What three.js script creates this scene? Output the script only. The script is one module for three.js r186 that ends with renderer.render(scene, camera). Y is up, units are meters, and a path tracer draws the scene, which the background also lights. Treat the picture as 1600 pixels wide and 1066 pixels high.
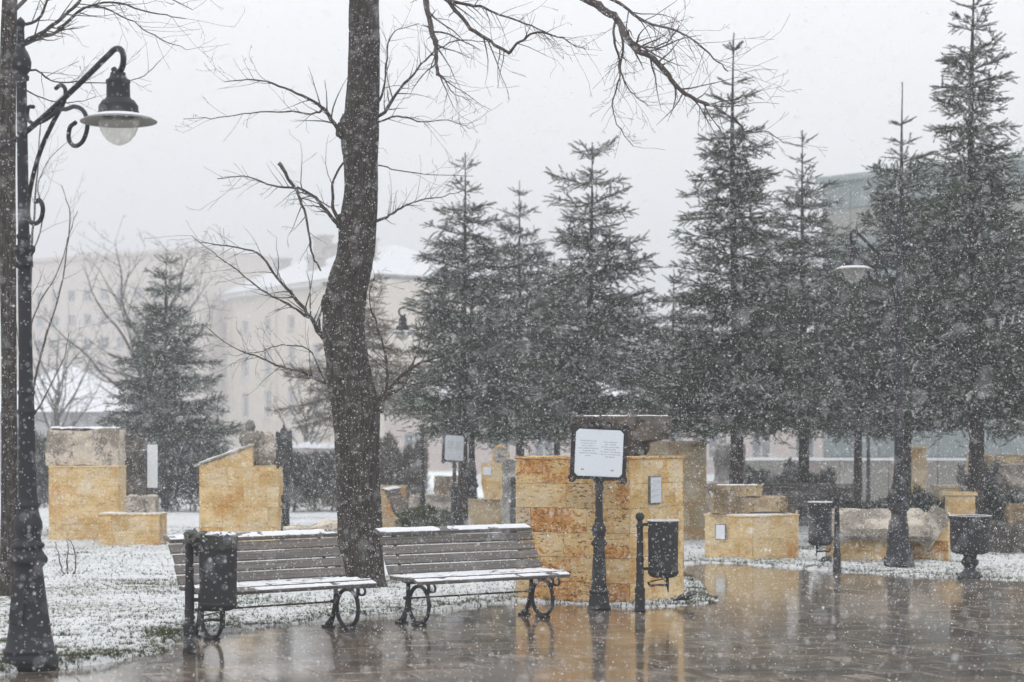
import * as THREE from 'three';
import { mergeGeometries } from 'three/addons/utils/BufferGeometryUtils.js';

// ---------------------------------------------------------------- camera, sky, sun, exposure
const W = 1600, H = 1066, F = 3000, EYE = 1.7, HOR = 691;
const scene = new THREE.Scene();
const camera = new THREE.PerspectiveCamera(2 * Math.atan(H / 2 / F) * 180 / Math.PI, W / H, 0.1, 1500);
camera.position.set(0, EYE, 0);
camera.lookAt(0, EYE, -10);
camera.setViewOffset(W, H, 0, H / 2 - HOR, W, H);   // level camera with a raised lens
camera.focus = 18.5;
camera.userData.fStop = 2.2;
const renderer = new THREE.WebGLRenderer({ antialias: true });
renderer.setSize(1024, 682);
renderer.toneMapping = THREE.LinearToneMapping;
renderer.toneMappingExposure = 1.0;
renderer.shadowMap.enabled = true;
{
  const w = 128, h = 64, d = new Float32Array(w * h * 4);      // overcast sky: the zenith nearly three times as bright as the horizon
  for (let j = 0; j < h; j++) {
    const up = Math.max(0, Math.sin(((j + 0.5) / h - 0.5) * Math.PI)), L = 0.835 * (1 + 1.95 * Math.pow(up, 1.2));
    for (let i = 0; i < w; i++) d.set([L * 0.975, L * 0.99, L * 1.02, 1], (j * w + i) * 4);
  }
  const sky = new THREE.DataTexture(d, w, h, THREE.RGBAFormat, THREE.FloatType);
  sky.mapping = THREE.EquirectangularReflectionMapping; sky.magFilter = THREE.LinearFilter; sky.needsUpdate = true;
  scene.background = sky; scene.environment = sky;
}
const sun = new THREE.DirectionalLight(new THREE.Color(1, 0.97, 0.93), 0.5);
sun.position.set(-9, 22, 12); sun.target.position.set(0, 0, -22);
sun.castShadow = true; sun.shadow.radius = 60; sun.shadow.mapSize.set(2048, 2048);
Object.assign(sun.shadow.camera, { left: -30, right: 30, top: 30, bottom: -30, near: 1, far: 120 });
scene.add(sun, sun.target);
scene.fog = new THREE.FogExp2(new THREE.Color(0.93, 0.95, 0.98), 0.0029);

// ---------------------------------------------------------------- helpers
const V = (x, y, z) => new THREE.Vector3(x, y, z);
const lerp = THREE.MathUtils.lerp, clamp = THREE.MathUtils.clamp, sstep = (x, a, b) => { const t = clamp((x - a) / (b - a), 0, 1); return t * t * (3 - 2 * t); };
function rng(seed) { let s = (seed * 2654435761) | 0; return () => { s = (s + 0x6d2b79f5) | 0; let t = Math.imul(s ^ (s >>> 15), 1 | s); t = (t + Math.imul(t ^ (t >>> 7), 61 | t)) ^ t; return ((t ^ (t >>> 14)) >>> 0) / 4294967296; }; }
const hash3 = (x, y, z) => { let h = (Math.imul(x, 374761393) + Math.imul(y, 668265263) + Math.imul(z, 2147483647 - 58)) | 0; h = Math.imul(h ^ (h >>> 13), 1274126177); return ((h ^ (h >>> 16)) >>> 0) / 4294967296; };
function noise(x, y, z) {   // value noise, -1..1
  const i = Math.floor(x), j = Math.floor(y), k = Math.floor(z), s = (t) => t * t * (3 - 2 * t), u = s(x - i), v = s(y - j), w = s(z - k);
  const c = (a, b, d) => hash3(i + a, j + b, k + d);
  return 2 * lerp(lerp(lerp(c(0, 0, 0), c(1, 0, 0), u), lerp(c(0, 1, 0), c(1, 1, 0), u), v), lerp(lerp(c(0, 0, 1), c(1, 0, 1), u), lerp(c(0, 1, 1), c(1, 1, 1), u), v), w) - 1;
}
// a place in metres for a thing of which the bearing and distance are known
const X = (px, d) => (px - 800) * d / F;
const Y = (py, d) => EYE - (py - HOR) * d / F;
const at = (px, py, d) => V(X(px, d), Y(py, d), -d);
const gd = (py) => F * EYE / (py - HOR);            // distance of a spot on the level ground
const groundAt = (px, py) => { const d = gd(py); return [X(px, d), -d]; };

const taken = {};
function numbered(n) { taken[n] = (taken[n] ?? -1) + 1; return taken[n] ? n + '_' + String(taken[n]).padStart(3, '0') : n; }
function thing(name, label, category, [x, y, z] = [0, 0, 0], turn = 0, group) {
  const o = new THREE.Group(); o.name = numbered(name); o.position.set(x, y, z); o.rotation.y = turn;
  o.userData = { label, category }; if (group) o.userData.group = group;
  scene.add(o); return o;
}
function part(parent, name, geo, mat) { const m = new THREE.Mesh(geo, mat); m.name = name; parent.add(m); return m; }
function structure(name, geo, mat) { const m = new THREE.Mesh(geo, mat); m.name = name; m.userData.kind = 'structure'; scene.add(m); return m; }
function copyOf(o, label, [x, y, z], turn) { const c = o.clone(); c.name = numbered(o.name.replace(/_\d+$/, '')); c.userData = { ...o.userData, label }; c.position.set(x, y, z); c.rotation.y = turn; scene.add(c); return c; }

// tileable value-noise field, 0..1
function field(n, px, py, oct, seed) {
  const out = new Float32Array(n * n); let amp = 1, tot = 0;
  for (let o = 0; o < oct; o++, px *= 2, py *= 2, amp *= 0.5) {
    if (px > n / 2 || py > n / 2) break;
    tot += amp; const r = rng(seed * 31 + o * 7 + 1), L = new Float32Array(px * py).map(() => r());
    for (let j = 0; j < n; j++) {
      const y = j / n * py, j0 = y | 0, j1 = (j0 + 1) % py, v = (y - j0) ** 2 * (3 - 2 * (y - j0));
      for (let i = 0; i < n; i++) {
        const x = i / n * px, i0 = x | 0, i1 = (i0 + 1) % px, u = (x - i0) ** 2 * (3 - 2 * (x - i0));
        const a = L[j0 * px + i0], b = L[j0 * px + i1], c = L[j1 * px + i0], e = L[j1 * px + i1];
        out[j * n + i] += amp * (a + (b - a) * u + (c - a) * v + (a - b - c + e) * u * v);
      }
    }
  }
  for (let i = 0; i < out.length; i++) out[i] /= tot;
  return out;
}
const enc = (x) => 255 * (x <= 0.0031308 ? 12.92 * x : 1.055 * Math.pow(Math.min(1, x), 1 / 2.4) - 0.055);
function colourTex(n, fn, size) {   // fn(i) gives linear rgb; size: metres per repeat
  const d = new Uint8Array(n * n * 4);
  for (let i = 0; i < n * n; i++) { const c = fn(i, i % n, (i / n) | 0); d[i * 4] = enc(c[0]); d[i * 4 + 1] = enc(c[1]); d[i * 4 + 2] = enc(c[2]); d[i * 4 + 3] = 255; }
  return finish(d, n, size, THREE.SRGBColorSpace);
}
function greyTex(n, fn, size) {
  const d = new Uint8Array(n * n * 4);
  for (let i = 0; i < n * n; i++) { const c = clamp(fn(i, i % n, (i / n) | 0), 0, 1) * 255; d[i * 4] = d[i * 4 + 1] = d[i * 4 + 2] = c; d[i * 4 + 3] = 255; }
  return finish(d, n, size, THREE.NoColorSpace);
}
function finish(d, n, size, space) {
  const t = new THREE.DataTexture(d, n, n); t.colorSpace = space; t.wrapS = t.wrapT = THREE.RepeatWrapping; t.magFilter = THREE.LinearFilter; t.minFilter = THREE.LinearMipmapLinearFilter;
  t.repeat.set(1 / size, 1 / size); t.needsUpdate = true; return t;
}
const mix3 = (a, b, t) => [lerp(a[0], b[0], t), lerp(a[1], b[1], t), lerp(a[2], b[2], t)];
const rgb = (r, g, b) => new THREE.Color().setRGB(r, g, b);
const std = (o) => new THREE.MeshPhysicalMaterial(o);

// metric uv by the dominant direction of the normal
function metricUV(g, ou = 0, ov = 0) {
  const p = g.attributes.position, n = g.attributes.normal, uv = new Float32Array(p.count * 2);
  for (let i = 0; i < p.count; i++) {
    const a = Math.abs(n.getX(i)), b = Math.abs(n.getY(i)), c = Math.abs(n.getZ(i));
    let u, v;
    if (b >= a && b >= c) { u = p.getX(i); v = p.getZ(i); } else if (a >= c) { u = p.getZ(i); v = p.getY(i); } else { u = p.getX(i); v = p.getY(i); }
    uv[i * 2] = u + ou; uv[i * 2 + 1] = v + ov;
  }
  g.setAttribute('uv', new THREE.BufferAttribute(uv, 2)); return g;
}
// box with chamfered edges all round, centred; flat faces
function chamferBox(w, h, d, c, ou = 0, ov = 0) {
  const x = w / 2, y = h / 2, z = d / 2, P = [];
  const ring = (yy, i) => [V(-x + i, yy, -z + i), V(x - i, yy, -z + i), V(x - i, yy, z - i), V(-x + i, yy, z - i)];
  const R = [ring(-y, c), ring(-y + c, 0), ring(y - c, 0), ring(y, c)];
  const quad = (a, b, e, f) => P.push(a, b, e, a, e, f);
  for (let r = 0; r < 3; r++) for (let k = 0; k < 4; k++) { const k1 = (k + 1) % 4; quad(R[r][k], R[r + 1][k], R[r + 1][k1], R[r][k1]); }
  quad(R[3][0], R[3][3], R[3][2], R[3][1]); quad(R[0][0], R[0][1], R[0][2], R[0][3]);
  const g = new THREE.BufferGeometry().setFromPoints(P); g.computeVertexNormals();
  return metricUV(g, ou, ov);
}
// collects tubes into one geometry
class Tubes {
  constructor() { this.p = []; this.n = []; this.u = []; this.i = []; }
  tube(pts, rad, sides = 6, bump) {
    const m = pts.length, base = this.p.length / 3, t = V(0, 0, 0), a = V(0, 0, 0), b = V(0, 0, 0); let len = 0;
    t.subVectors(pts[1], pts[0]).normalize(); a.set(Math.abs(t.y) > 0.9 ? 1 : 0, Math.abs(t.y) > 0.9 ? 0 : 1, 0).cross(t).normalize();
    for (let k = 0; k < m; k++) {
      if (k) len += pts[k].distanceTo(pts[k - 1]);
      t.subVectors(pts[Math.min(k + 1, m - 1)], pts[Math.max(k - 1, 0)]).normalize();
      a.addScaledVector(t, -a.dot(t)).normalize(); b.crossVectors(t, a);
      const r = Array.isArray(rad) ? rad[k] : rad;
      for (let s = 0; s <= sides; s++) {
        const q = s / sides * Math.PI * 2, c = Math.cos(q), e = Math.sin(q), rr = bump ? r * bump(q, len, k) : r;
        this.p.push(pts[k].x + (a.x * c + b.x * e) * rr, pts[k].y + (a.y * c + b.y * e) * rr, pts[k].z + (a.z * c + b.z * e) * rr);
        this.n.push(a.x * c + b.x * e, a.y * c + b.y * e, a.z * c + b.z * e);
        this.u.push(s / sides * Math.max(0.05, Math.round(2 * Math.PI * (Array.isArray(rad) ? rad[0] : rad) * 20) / 20), len);
        if (k && s) { const A = base + (k - 1) * (sides + 1) + s - 1, B = A + sides + 1; this.i.push(A, A + 1, B, A + 1, B + 1, B); }
      }
    }
    for (const [k, f] of [[0, 1], [m - 1, 0]]) {   // end caps
      const c = this.p.length / 3, o = base + k * (sides + 1), d = V(0, 0, 0).subVectors(pts[k], pts[k ? k - 1 : 1]).normalize();
      this.p.push(pts[k].x, pts[k].y, pts[k].z); this.n.push(d.x, d.y, d.z); this.u.push(0, 0);
      for (let s = 0; s < sides; s++) f ? this.i.push(c, o + s + 1, o + s) : this.i.push(c, o + s, o + s + 1);
    }
    return this;
  }
  get count() { return this.i.length / 3; }
  build(renormal) {
    const g = new THREE.BufferGeometry();
    g.setAttribute('position', new THREE.Float32BufferAttribute(this.p, 3)); g.setAttribute('normal', new THREE.Float32BufferAttribute(this.n, 3)); g.setAttribute('uv', new THREE.Float32BufferAttribute(this.u, 2)); g.setIndex(this.i);
    if (renormal) g.computeVertexNormals();
    return g;
  }
}
const curve = (pts, n, closed = false) => new THREE.CatmullRomCurve3(pts, closed).getPoints(n);
const lathe = (pairs, seg = 24) => metricUV(new THREE.LatheGeometry(pairs.map(([y, r]) => new THREE.Vector2(r, y)), seg));
const plain = (g) => { const q = g.index ? g.toNonIndexed() : g; for (const k of Object.keys(q.attributes)) if (!['position', 'normal', 'uv'].includes(k)) q.deleteAttribute(k); return q; };
const merged = (list) => mergeGeometries(list.map(plain));
const moved = (g, x, y, z, rx = 0, ry = 0, rz = 0) => g.applyMatrix4(new THREE.Matrix4().compose(V(x, y, z), new THREE.Quaternion().setFromEuler(new THREE.Euler(rx, ry, rz)), V(1, 1, 1)));
// weathered lump of stone: a box with worn, uneven faces
function rock(w, h, d, seed, amp = 0.05, round = 0.25, seg = 12) {
  const g = new THREE.BoxGeometry(1, 1, 1, seg, seg, seg), p = g.attributes.position, v = V(0, 0, 0), s = seed * 7.31;
  for (let i = 0; i < p.count; i++) {
    v.fromBufferAttribute(p, i);
    const q = v.clone().normalize().multiplyScalar(0.62); v.lerp(q, round);
    v.multiply(V(w, h, d));
    const k = 2.6 / Math.max(w, d), n = (f, o) => noise(v.x * f + s + o, v.y * f + o, v.z * f - s);
    const e = amp * (n(k * 1.3, 0) + 0.5 * n(k * 3, 9) + 0.3 * n(k * 8, 4));
    v.addScaledVector(V(v.x / w, v.y / h, v.z / d).normalize(), e);
    p.setXYZ(i, v.x, v.y, v.z);
  }
  g.computeVertexNormals(); return metricUV(g, seed, seed * 0.37);
}
// a thin lying layer of snow with uneven thickness
function snowSheet(l, w, t, seed, nx = 40, nz = 6) {
  const g = new THREE.PlaneGeometry(l, w, nx, nz).rotateX(-Math.PI / 2), p = g.attributes.position;
  for (let i = 0; i < p.count; i++) {
    const x = p.getX(i), z = p.getZ(i), ex = (l / 2 - Math.abs(x)), ez = (w / 2 - Math.abs(z));
    const bald = 0.016 * sstep(noise(x * 7, seed + 21, z * 11) * 0.6 + noise(x * 26, seed + 5, z * 26) * 0.4, 0.20, 0.42);
    const e = sstep(Math.min(ex, ez), -0.004, 0.018 + 0.008 * noise(x * 9, seed, z * 9));
    p.setXYZ(i, x + 0.006 * noise(x * 40, seed, z * 30), t * (0.75 + 0.45 * noise(x * 14, seed + 3, z * 25) + 0.25 * noise(x * 60, seed, z * 60)) * e + (e < 0.05 ? -0.002 : 0) - Math.min(bald, t * 1.6 + 0.002), z + 0.005 * noise(x * 30, seed + 8, z * 40) * (ez < 0.01 ? 1 : 0));
  }
  g.computeVertexNormals(); return metricUV(g);
}

// ---------------------------------------------------------------- materials
const nA = field(1024, 8, 8, 6, 1), nB = field(1024, 64, 64, 4, 2), nC = field(1024, 256, 256, 2, 3);
const M = {};
{
  const ironBump = greyTex(1024, (i) => 0.5 * nB[i] + 0.5 * nC[i], 0.6);
  const ironRough = greyTex(1024, (i) => 0.42 + 0.3 * nA[i] + 0.15 * nB[i], 0.8);
  M.iron = std({ color: rgb(0.020, 0.020, 0.023), roughness: 1, roughnessMap: ironRough, bumpMap: ironBump, bumpScale: 0.002, specularIntensity: 0.7 });
  M.ironDusty = std({ color: rgb(0.022, 0.022, 0.027), roughness: 1, roughnessMap: ironRough, bumpMap: ironBump, bumpScale: 0.002, specularIntensity: 0.6 });
  M.hood = std({ color: rgb(0.20, 0.20, 0.19), roughness: 0.5 });
  M.globe = std({ color: rgb(0.86, 0.86, 0.83), roughness: 0.22, transmission: 0.8, thickness: 0, clearcoat: 0.3, clearcoatRoughness: 0.1 });
  const snowBump = greyTex(1024, (i) => 0.45 * nA[i] + 0.35 * nB[i] + 0.2 * nC[i], 0.7);
  const snowMap = colourTex(1024, (i) => { const k = 0.86 + 0.14 * nB[i] - (nC[i] > 0.74 ? 0.22 : 0); return [0.68 * k, 0.69 * k, 0.71 * k]; }, 0.5);
  M.snow = std({ color: 0xffffff, map: snowMap, roughness: 0.95, bumpMap: snowBump, bumpScale: 0.012, specularIntensity: 0.3 });
  // weathered timber: grain along u
  const g1 = field(1024, 3, 96, 4, 11), g2 = field(1024, 6, 256, 1, 12);
  const rk = rng(5), knots = Array.from({ length: 9 }, () => [rk() * 1024, rk() * 1024, 7 + rk() * 9]);
  const woodV = (i, x, y) => {
    let k = 0.55 * g1[i] + 0.3 * g2[i] + 0.15 * nB[i], kn = 0;
    for (const [kx, ky, kr] of knots) { const dx = Math.abs(x - kx) / 1.2, dy = Math.abs(y - ky) * 2.2, q = Math.hypot(Math.min(dx, 853 - dx), dy) / kr; if (q < 2.4) { kn = Math.max(kn, sstep(2.4 - q, 0, 1.6)); k += 0.12 * Math.sin(q * 9) * (1 - q / 2.4); } }
    return [k, kn];
  };
  const wood = colourTex(1024, (i, x, y) => { const [k, kn] = woodV(i, x, y); return mix3(mix3([0.080, 0.072, 0.067], [0.165, 0.150, 0.139], sstep(k, 0.30, 0.70)), [0.09, 0.06, 0.045], kn * 0.75); }, 1.1);
  wood.repeat.set(1 / 1.6, 1 / 0.62);
  const woodB = greyTex(1024, (i, x, y) => woodV(i, x, y)[0], 1.1); woodB.repeat.copy(wood.repeat);
  M.wood = [[1, 1, 1], [0.86, 0.85, 0.86], [1.1, 1.08, 1.05]].map((c) => std({ color: rgb(...c), map: wood, bumpMap: woodB, bumpScale: 0.004, roughness: 0.62, specularIntensity: 0.6 }));
  // travertine cladding: bedded, pitted, rust stained
  const t1 = field(1024, 3, 7, 5, 21), t2 = field(1024, 24, 90, 3, 22), t3 = field(1024, 5, 5, 5, 23), t4 = field(1024, 90, 160, 2, 24);
  const pit = (i) => sstep(t2[i] * 0.6 + t4[i] * 0.4, 0.615, 0.665);
  const trav = colourTex(1024, (i) => {
    let c = mix3([0.57, 0.40, 0.175], [0.74, 0.60, 0.37], sstep(t1[i], 0.34, 0.66));
    c = mix3(c, [0.56, 0.30, 0.085], sstep(t3[i] * 0.8 + t4[i] * 0.2, 0.53, 0.70) * 0.7);
    c = mix3(c, [0.70, 0.62, 0.49], sstep(1 - t3[i], 0.55, 0.7) * 0.6);
    c = mix3(c, [0.26, 0.16, 0.075], pit(i) * 0.55);
    const k = 0.84 + 0.32 * t4[i]; return [c[0] * k, c[1] * k, c[2] * k];
  }, 1.5);
  const travB = greyTex(1024, (i) => 0.55 + 0.25 * t4[i] - 0.5 * pit(i), 1.5);
  const tm = (c) => std({ color: rgb(...c), map: trav, bumpMap: travB, bumpScale: 0.008, roughness: 0.8, specularIntensity: 0.4 });
  M.trav = [[0.92, 0.86, 0.74], [0.88, 0.81, 0.68], [0.93, 0.89, 0.80], [0.80, 0.74, 0.64], [0.88, 0.79, 0.62]].map(tm);
  const r1 = field(1024, 4, 4, 6, 25), r2 = field(1024, 60, 60, 3, 26);
  const stained = colourTex(1024, (i) => {
    let c = mix3([0.52, 0.375, 0.18], [0.66, 0.53, 0.33], sstep(t1[i], 0.34, 0.66));
    c = mix3(c, [0.50, 0.235, 0.055], sstep(r1[i] * 0.7 + r2[i] * 0.3, 0.455, 0.60) * 0.85);
    c = mix3(c, [0.22, 0.105, 0.04], sstep(r1[i] * 0.5 + r2[i] * 0.5, 0.575, 0.68) * 0.7);
    c = mix3(c, [0.56, 0.50, 0.42], sstep(1 - r1[i], 0.58, 0.72) * 0.6);
    c = mix3(c, [0.13, 0.08, 0.04], pit(i) * 0.85);
    const k = 0.82 + 0.36 * t4[i]; return [c[0] * k, c[1] * k, c[2] * k];
  }, 1.5);
  M.rust = [[0.92, 0.84, 0.70], [0.80, 0.74, 0.64]].map((c) => std({ color: rgb(...c), map: stained, bumpMap: travB, bumpScale: 0.01, roughness: 0.8, specularIntensity: 0.4 }));
  M.travWorn = [[0.56, 0.55, 0.53], [0.50, 0.51, 0.52], [0.60, 0.57, 0.53]].map(tm);
  M.core = std({ color: rgb(0.26, 0.19, 0.11), roughness: 0.95 });
  // old grey stone
  const s3 = field(1024, 5, 5, 6, 31), s4 = field(1024, 40, 40, 4, 32), s5 = field(1024, 12, 3, 5, 33);
  const stoneMap = colourTex(1024, (i) => { let c = mix3([0.21, 0.19, 0.165], [0.46, 0.42, 0.37], sstep(s3[i], 0.34, 0.66)); c = mix3(c, [0.10, 0.092, 0.082], sstep(s4[i] * 0.5 + s5[i] * 0.5, 0.55, 0.68) * 0.8); c = mix3(c, [0.30, 0.27, 0.14], sstep(1 - s5[i], 0.6, 0.72) * 0.35); const k = 0.8 + 0.4 * nC[i]; return c.map((q) => q * k); }, 1.3);
  const stoneB = greyTex(1024, (i) => 0.4 * s3[i] + 0.6 * s4[i], 1.3);
  const sm = (c) => std({ color: rgb(...c), map: stoneMap, bumpMap: stoneB, bumpScale: 0.02, roughness: 0.88, specularIntensity: 0.4 });
  M.stone = sm([0.95, 0.92, 0.88]); M.stoneDark = sm([0.27, 0.26, 0.26]); M.stonePale = sm([1.2, 1.13, 1.05]); M.stoneTan = sm([0.85, 0.70, 0.47]); M.stoneGrey = sm([0.8, 0.84, 0.9]);
  // bark
  const b1 = field(1024, 40, 8, 4, 41), b2 = field(1024, 12, 12, 5, 42);
  const barkMap = colourTex(1024, (i) => { const k = sstep(b1[i] * 0.7 + b2[i] * 0.3, 0.3, 0.7); return mix3([0.022, 0.018, 0.016], [0.098, 0.082, 0.072], k * (0.7 + 0.5 * nB[i])); }, 0.6);
  const barkB = greyTex(1024, (i) => b1[i] * 0.8 + 0.2 * nC[i], 0.6);
  M.bark = std({ color: 0xffffff, map: barkMap, bumpMap: barkB, bumpScale: 0.03, roughness: 0.9, specularIntensity: 0.4 });
  M.twig = std({ color: rgb(0.052, 0.040, 0.036), roughness: 0.85, specularIntensity: 0.4 });
  M.firTrunk = std({ color: rgb(0.75, 0.72, 0.70), map: barkMap, bumpMap: barkB, bumpScale: 0.015, roughness: 0.92, specularIntensity: 0.3 });
  M.needle = std({ color: 0xffffff, roughness: 0.75, specularIntensity: 0.35 });
  M.frost = std({ color: rgb(0.50, 0.51, 0.52), roughness: 0.95, specularIntensity: 0.2 });
  // snow on short grass
  const n = 2048, L1 = field(n, 7, 7, 5, 51), L2 = field(n, 70, 70, 3, 52), L3 = field(n, 420, 420, 2, 53), L4 = field(n, 800, 800, 1, 54);
  const bare = (i) => sstep(L3[i] * 0.62 + L4[i] * 0.38, 0.69 + 0.62 * (0.5 - L1[i]) + 0.20 * (0.5 - L2[i]), 0.77 + 0.62 * (0.5 - L1[i]) + 0.20 * (0.5 - L2[i]));
  const lawn = colourTex(n, (i) => mix3([0.585, 0.595, 0.605].map((c) => c * (0.80 + 0.28 * L2[i] + 0.12 * L4[i])), mix3([0.075, 0.085, 0.04], [0.17, 0.15, 0.10], L2[i]), 0.92 * bare(i) + 0.06), 9);
  const lawnB = greyTex(n, (i) => 0.5 * L2[i] + 0.3 * L3[i] + 0.2 * L4[i] - 0.25 * bare(i), 9);
  M.lawn = std({ color: 0xffffff, map: lawn, bumpMap: lawnB, bumpScale: 0.05, roughness: 0.95, specularIntensity: 0.25 });
  // wet paving
  const p1 = field(1024, 5, 5, 5, 61), p2 = field(1024, 40, 14, 4, 62), p3 = field(1024, 160, 160, 2, 63);
  const paveMap = colourTex(1024, (i) => { const c = mix3([0.108, 0.091, 0.073], [0.212, 0.180, 0.146], sstep(p1[i] * 0.6 + p2[i] * 0.4, 0.3, 0.7)), k = 0.75 + 0.5 * p3[i]; return c.map((q) => q * k); }, 1.7);
  const paveR = greyTex(1024, (i) => 0.06 + 0.20 * sstep(p1[i] * 0.55 + p2[i] * 0.45, 0.45, 0.72) + 0.04 * p3[i], 1.7);
  const paveB = greyTex(1024, (i) => 0.55 * p2[i] + 0.35 * p1[i] + 0.1 * p3[i], 1.7);
  M.pave = [[1, 1, 1], [0.82, 0.80, 0.80], [1.18, 1.12, 1.05], [1.05, 0.95, 0.88]].map((c) => std({ color: rgb(...c), map: paveMap, roughness: 1, roughnessMap: paveR, bumpMap: paveB, bumpScale: 0.001, ior: 1.5, clearcoat: 0.55, clearcoatRoughness: 0.13 }));
  M.bed = std({ color: rgb(0.06, 0.053, 0.048), roughness: 0.3 });
  M.plastic = std({ color: rgb(0.012, 0.012, 0.009), roughness: 0.28, clearcoat: 0.4, clearcoatRoughness: 0.25 });
  M.white = std({ color: rgb(0.66, 0.70, 0.74), roughness: 0.35 });
  M.plaster = (r, g, b) => std({ color: rgb(r, g, b), roughness: 0.9, specularIntensity: 0.3, bumpMap: snowBump, bumpScale: 0.004 });
  M.glass = std({ color: rgb(0.12, 0.13, 0.14), roughness: 0.08, specularIntensity: 1 });
}

// ---------------------------------------------------------------- ground: paving outline, lawn, pavers
const outline = [[-14, -3], [-14, -13.2], ...[[-150, 1070], [40, 1052], [100, 1046], [180, 1034], [262, 1019], [292, 994], [440, 979], [520, 969], [620, 962], [720, 951], [810, 940], [900, 945], [1000, 951], [1060, 949], [1108, 944], [1122, 938], [1098, 920], [1070, 900], [1062, 884], [1100, 880], [1160, 882], [1300, 893], [1420, 900.5], [1520, 905], [1600, 909], [1750, 914], [2000, 920]].map(([a, b]) => groundAt(a, b)), [16, -20], [16, -3]];
function outlineDist(x, z) {   // below 0 inside the paving
  let best = 1e9, inside = false;
  for (let i = 0, j = outline.length - 1; i < outline.length; j = i++) {
    const [ax, az] = outline[j], [bx, bz] = outline[i], dx = bx - ax, dz = bz - az, t = clamp(((x - ax) * dx + (z - az) * dz) / (dx * dx + dz * dz), 0, 1);
    best = Math.min(best, Math.hypot(x - ax - t * dx, z - az - t * dz));
    if ((az > z) !== (bz > z) && x < dx * (z - az) / dz + ax) inside = !inside;
  }
  return inside ? -best : best;
}
const slope = (z) => -0.8 * sstep(-z, 48, 58);
function lawnHeight(x, z) {
  const s = outlineDist(x, z) + 0.07 * noise(x * 3.1, 5, z * 3.1) + 0.035 * noise(x * 13, 2, z * 13);
  const top = 0.028 + 0.03 * noise(x * 0.9, 1, z * 0.9) + 0.016 * noise(x * 5, 7, z * 5) + 0.008 * noise(x * 17, 3, z * 17);
  return lerp(-0.1, Math.max(0.006, top), sstep(s, -0.05, 0.06)) + slope(z);
}
{
  const steps = (list) => { const o = []; for (const [a, b, s] of list) for (let v = a; v < b - 1e-6; v += s) o.push(v); return o; };
  const xs = [...steps([[-120, -60, 20], [-60, -12, 4], [-12, -6, 0.3], [-6, 8, 0.055], [8, 14, 0.3], [14, 60, 4], [60, 125, 20]])];
  const zs = [...steps([[-345, -70, 25], [-70, -40, 1.2], [-40, -28, 0.25], [-28, -13.5, 0.055], [-13.5, -2, 0.5], [-2, 14, 4]])];
  const nx = xs.length, nz = zs.length, p = new Float32Array(nx * nz * 3), uv = new Float32Array(nx * nz * 2), ix = [];
  for (let j = 0, k = 0; j < nz; j++) for (let i = 0; i < nx; i++, k++) {
    p[k * 3] = xs[i]; p[k * 3 + 2] = zs[j]; p[k * 3 + 1] = lawnHeight(xs[i], zs[j]); uv[k * 2] = xs[i] + 0.3 * zs[j]; uv[k * 2 + 1] = zs[j] - 0.3 * xs[i];
    if (i && j) ix.push(k - nx - 1, k - 1, k - nx, k - nx, k - 1, k);
  }
  const g = new THREE.BufferGeometry(); g.setAttribute('position', new THREE.BufferAttribute(p, 3)); g.setAttribute('uv', new THREE.BufferAttribute(uv, 2)); g.setIndex(ix); g.computeVertexNormals();
  structure('lawn', g, M.lawn);
}
{
  const pavement = new THREE.Group(); pavement.name = 'pavement'; pavement.userData.kind = 'structure'; scene.add(pavement);
  const bed = new THREE.PlaneGeometry(60, 32).rotateX(-Math.PI / 2).translate(6, -0.0045, -14); part(pavement, 'mortar_bed', metricUV(bed), M.bed);
  const r = rng(77), yaw = 0.33, c = Math.cos(yaw), s = Math.sin(yaw), list = [];
  for (let v = -34; v < 4; ) {
    const w = 0.34 + 0.12 * r();
    for (let u = -14 + r(); u < 22; ) {
      const l = 0.42 + 0.42 * r(), cu = u + l / 2, cv = v + w / 2, x = cu * c + cv * s, z = -cu * s + cv * c;
      u += l;
      if (z > -6 || z < -29 || x < -9 || x > 14 || outlineDist(x, z) > 0.3) continue;
      list.push({ x, z, l, w, px: 800 + F * x / -z, d: -z });
    }
    v += w;
  }
  const seen = (q) => q.px > -60 && q.px < 1660 && q.d > 13.2;
  list.sort((a, b) => (seen(b) - seen(a)) || a.d - b.d);
  const rest = [];
  list.forEach((q, k) => {
    const g = chamferBox(q.l - 0.005, 0.04, q.w - 0.005, 0.002, r() * 3, r() * 3);
    g.rotateX((r() - 0.5) * 0.0014).rotateZ((r() - 0.5) * 0.0014);
    if (k < 300 && seen(q)) { const m = part(pavement, 'paver', g, M.pave[(r() * 4) | 0]); m.position.set(q.x, -0.02 + (r() - 0.5) * 0.0016, q.z); m.rotation.y = yaw; }
    else rest.push(moved(g, q.x, -0.02 + (r() - 0.5) * 0.0016, q.z, 0, yaw, 0));
  });
  part(pavement, 'farther_pavers', merged(rest), M.pave[0]).userData.kind = 'stuff';
}
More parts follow.
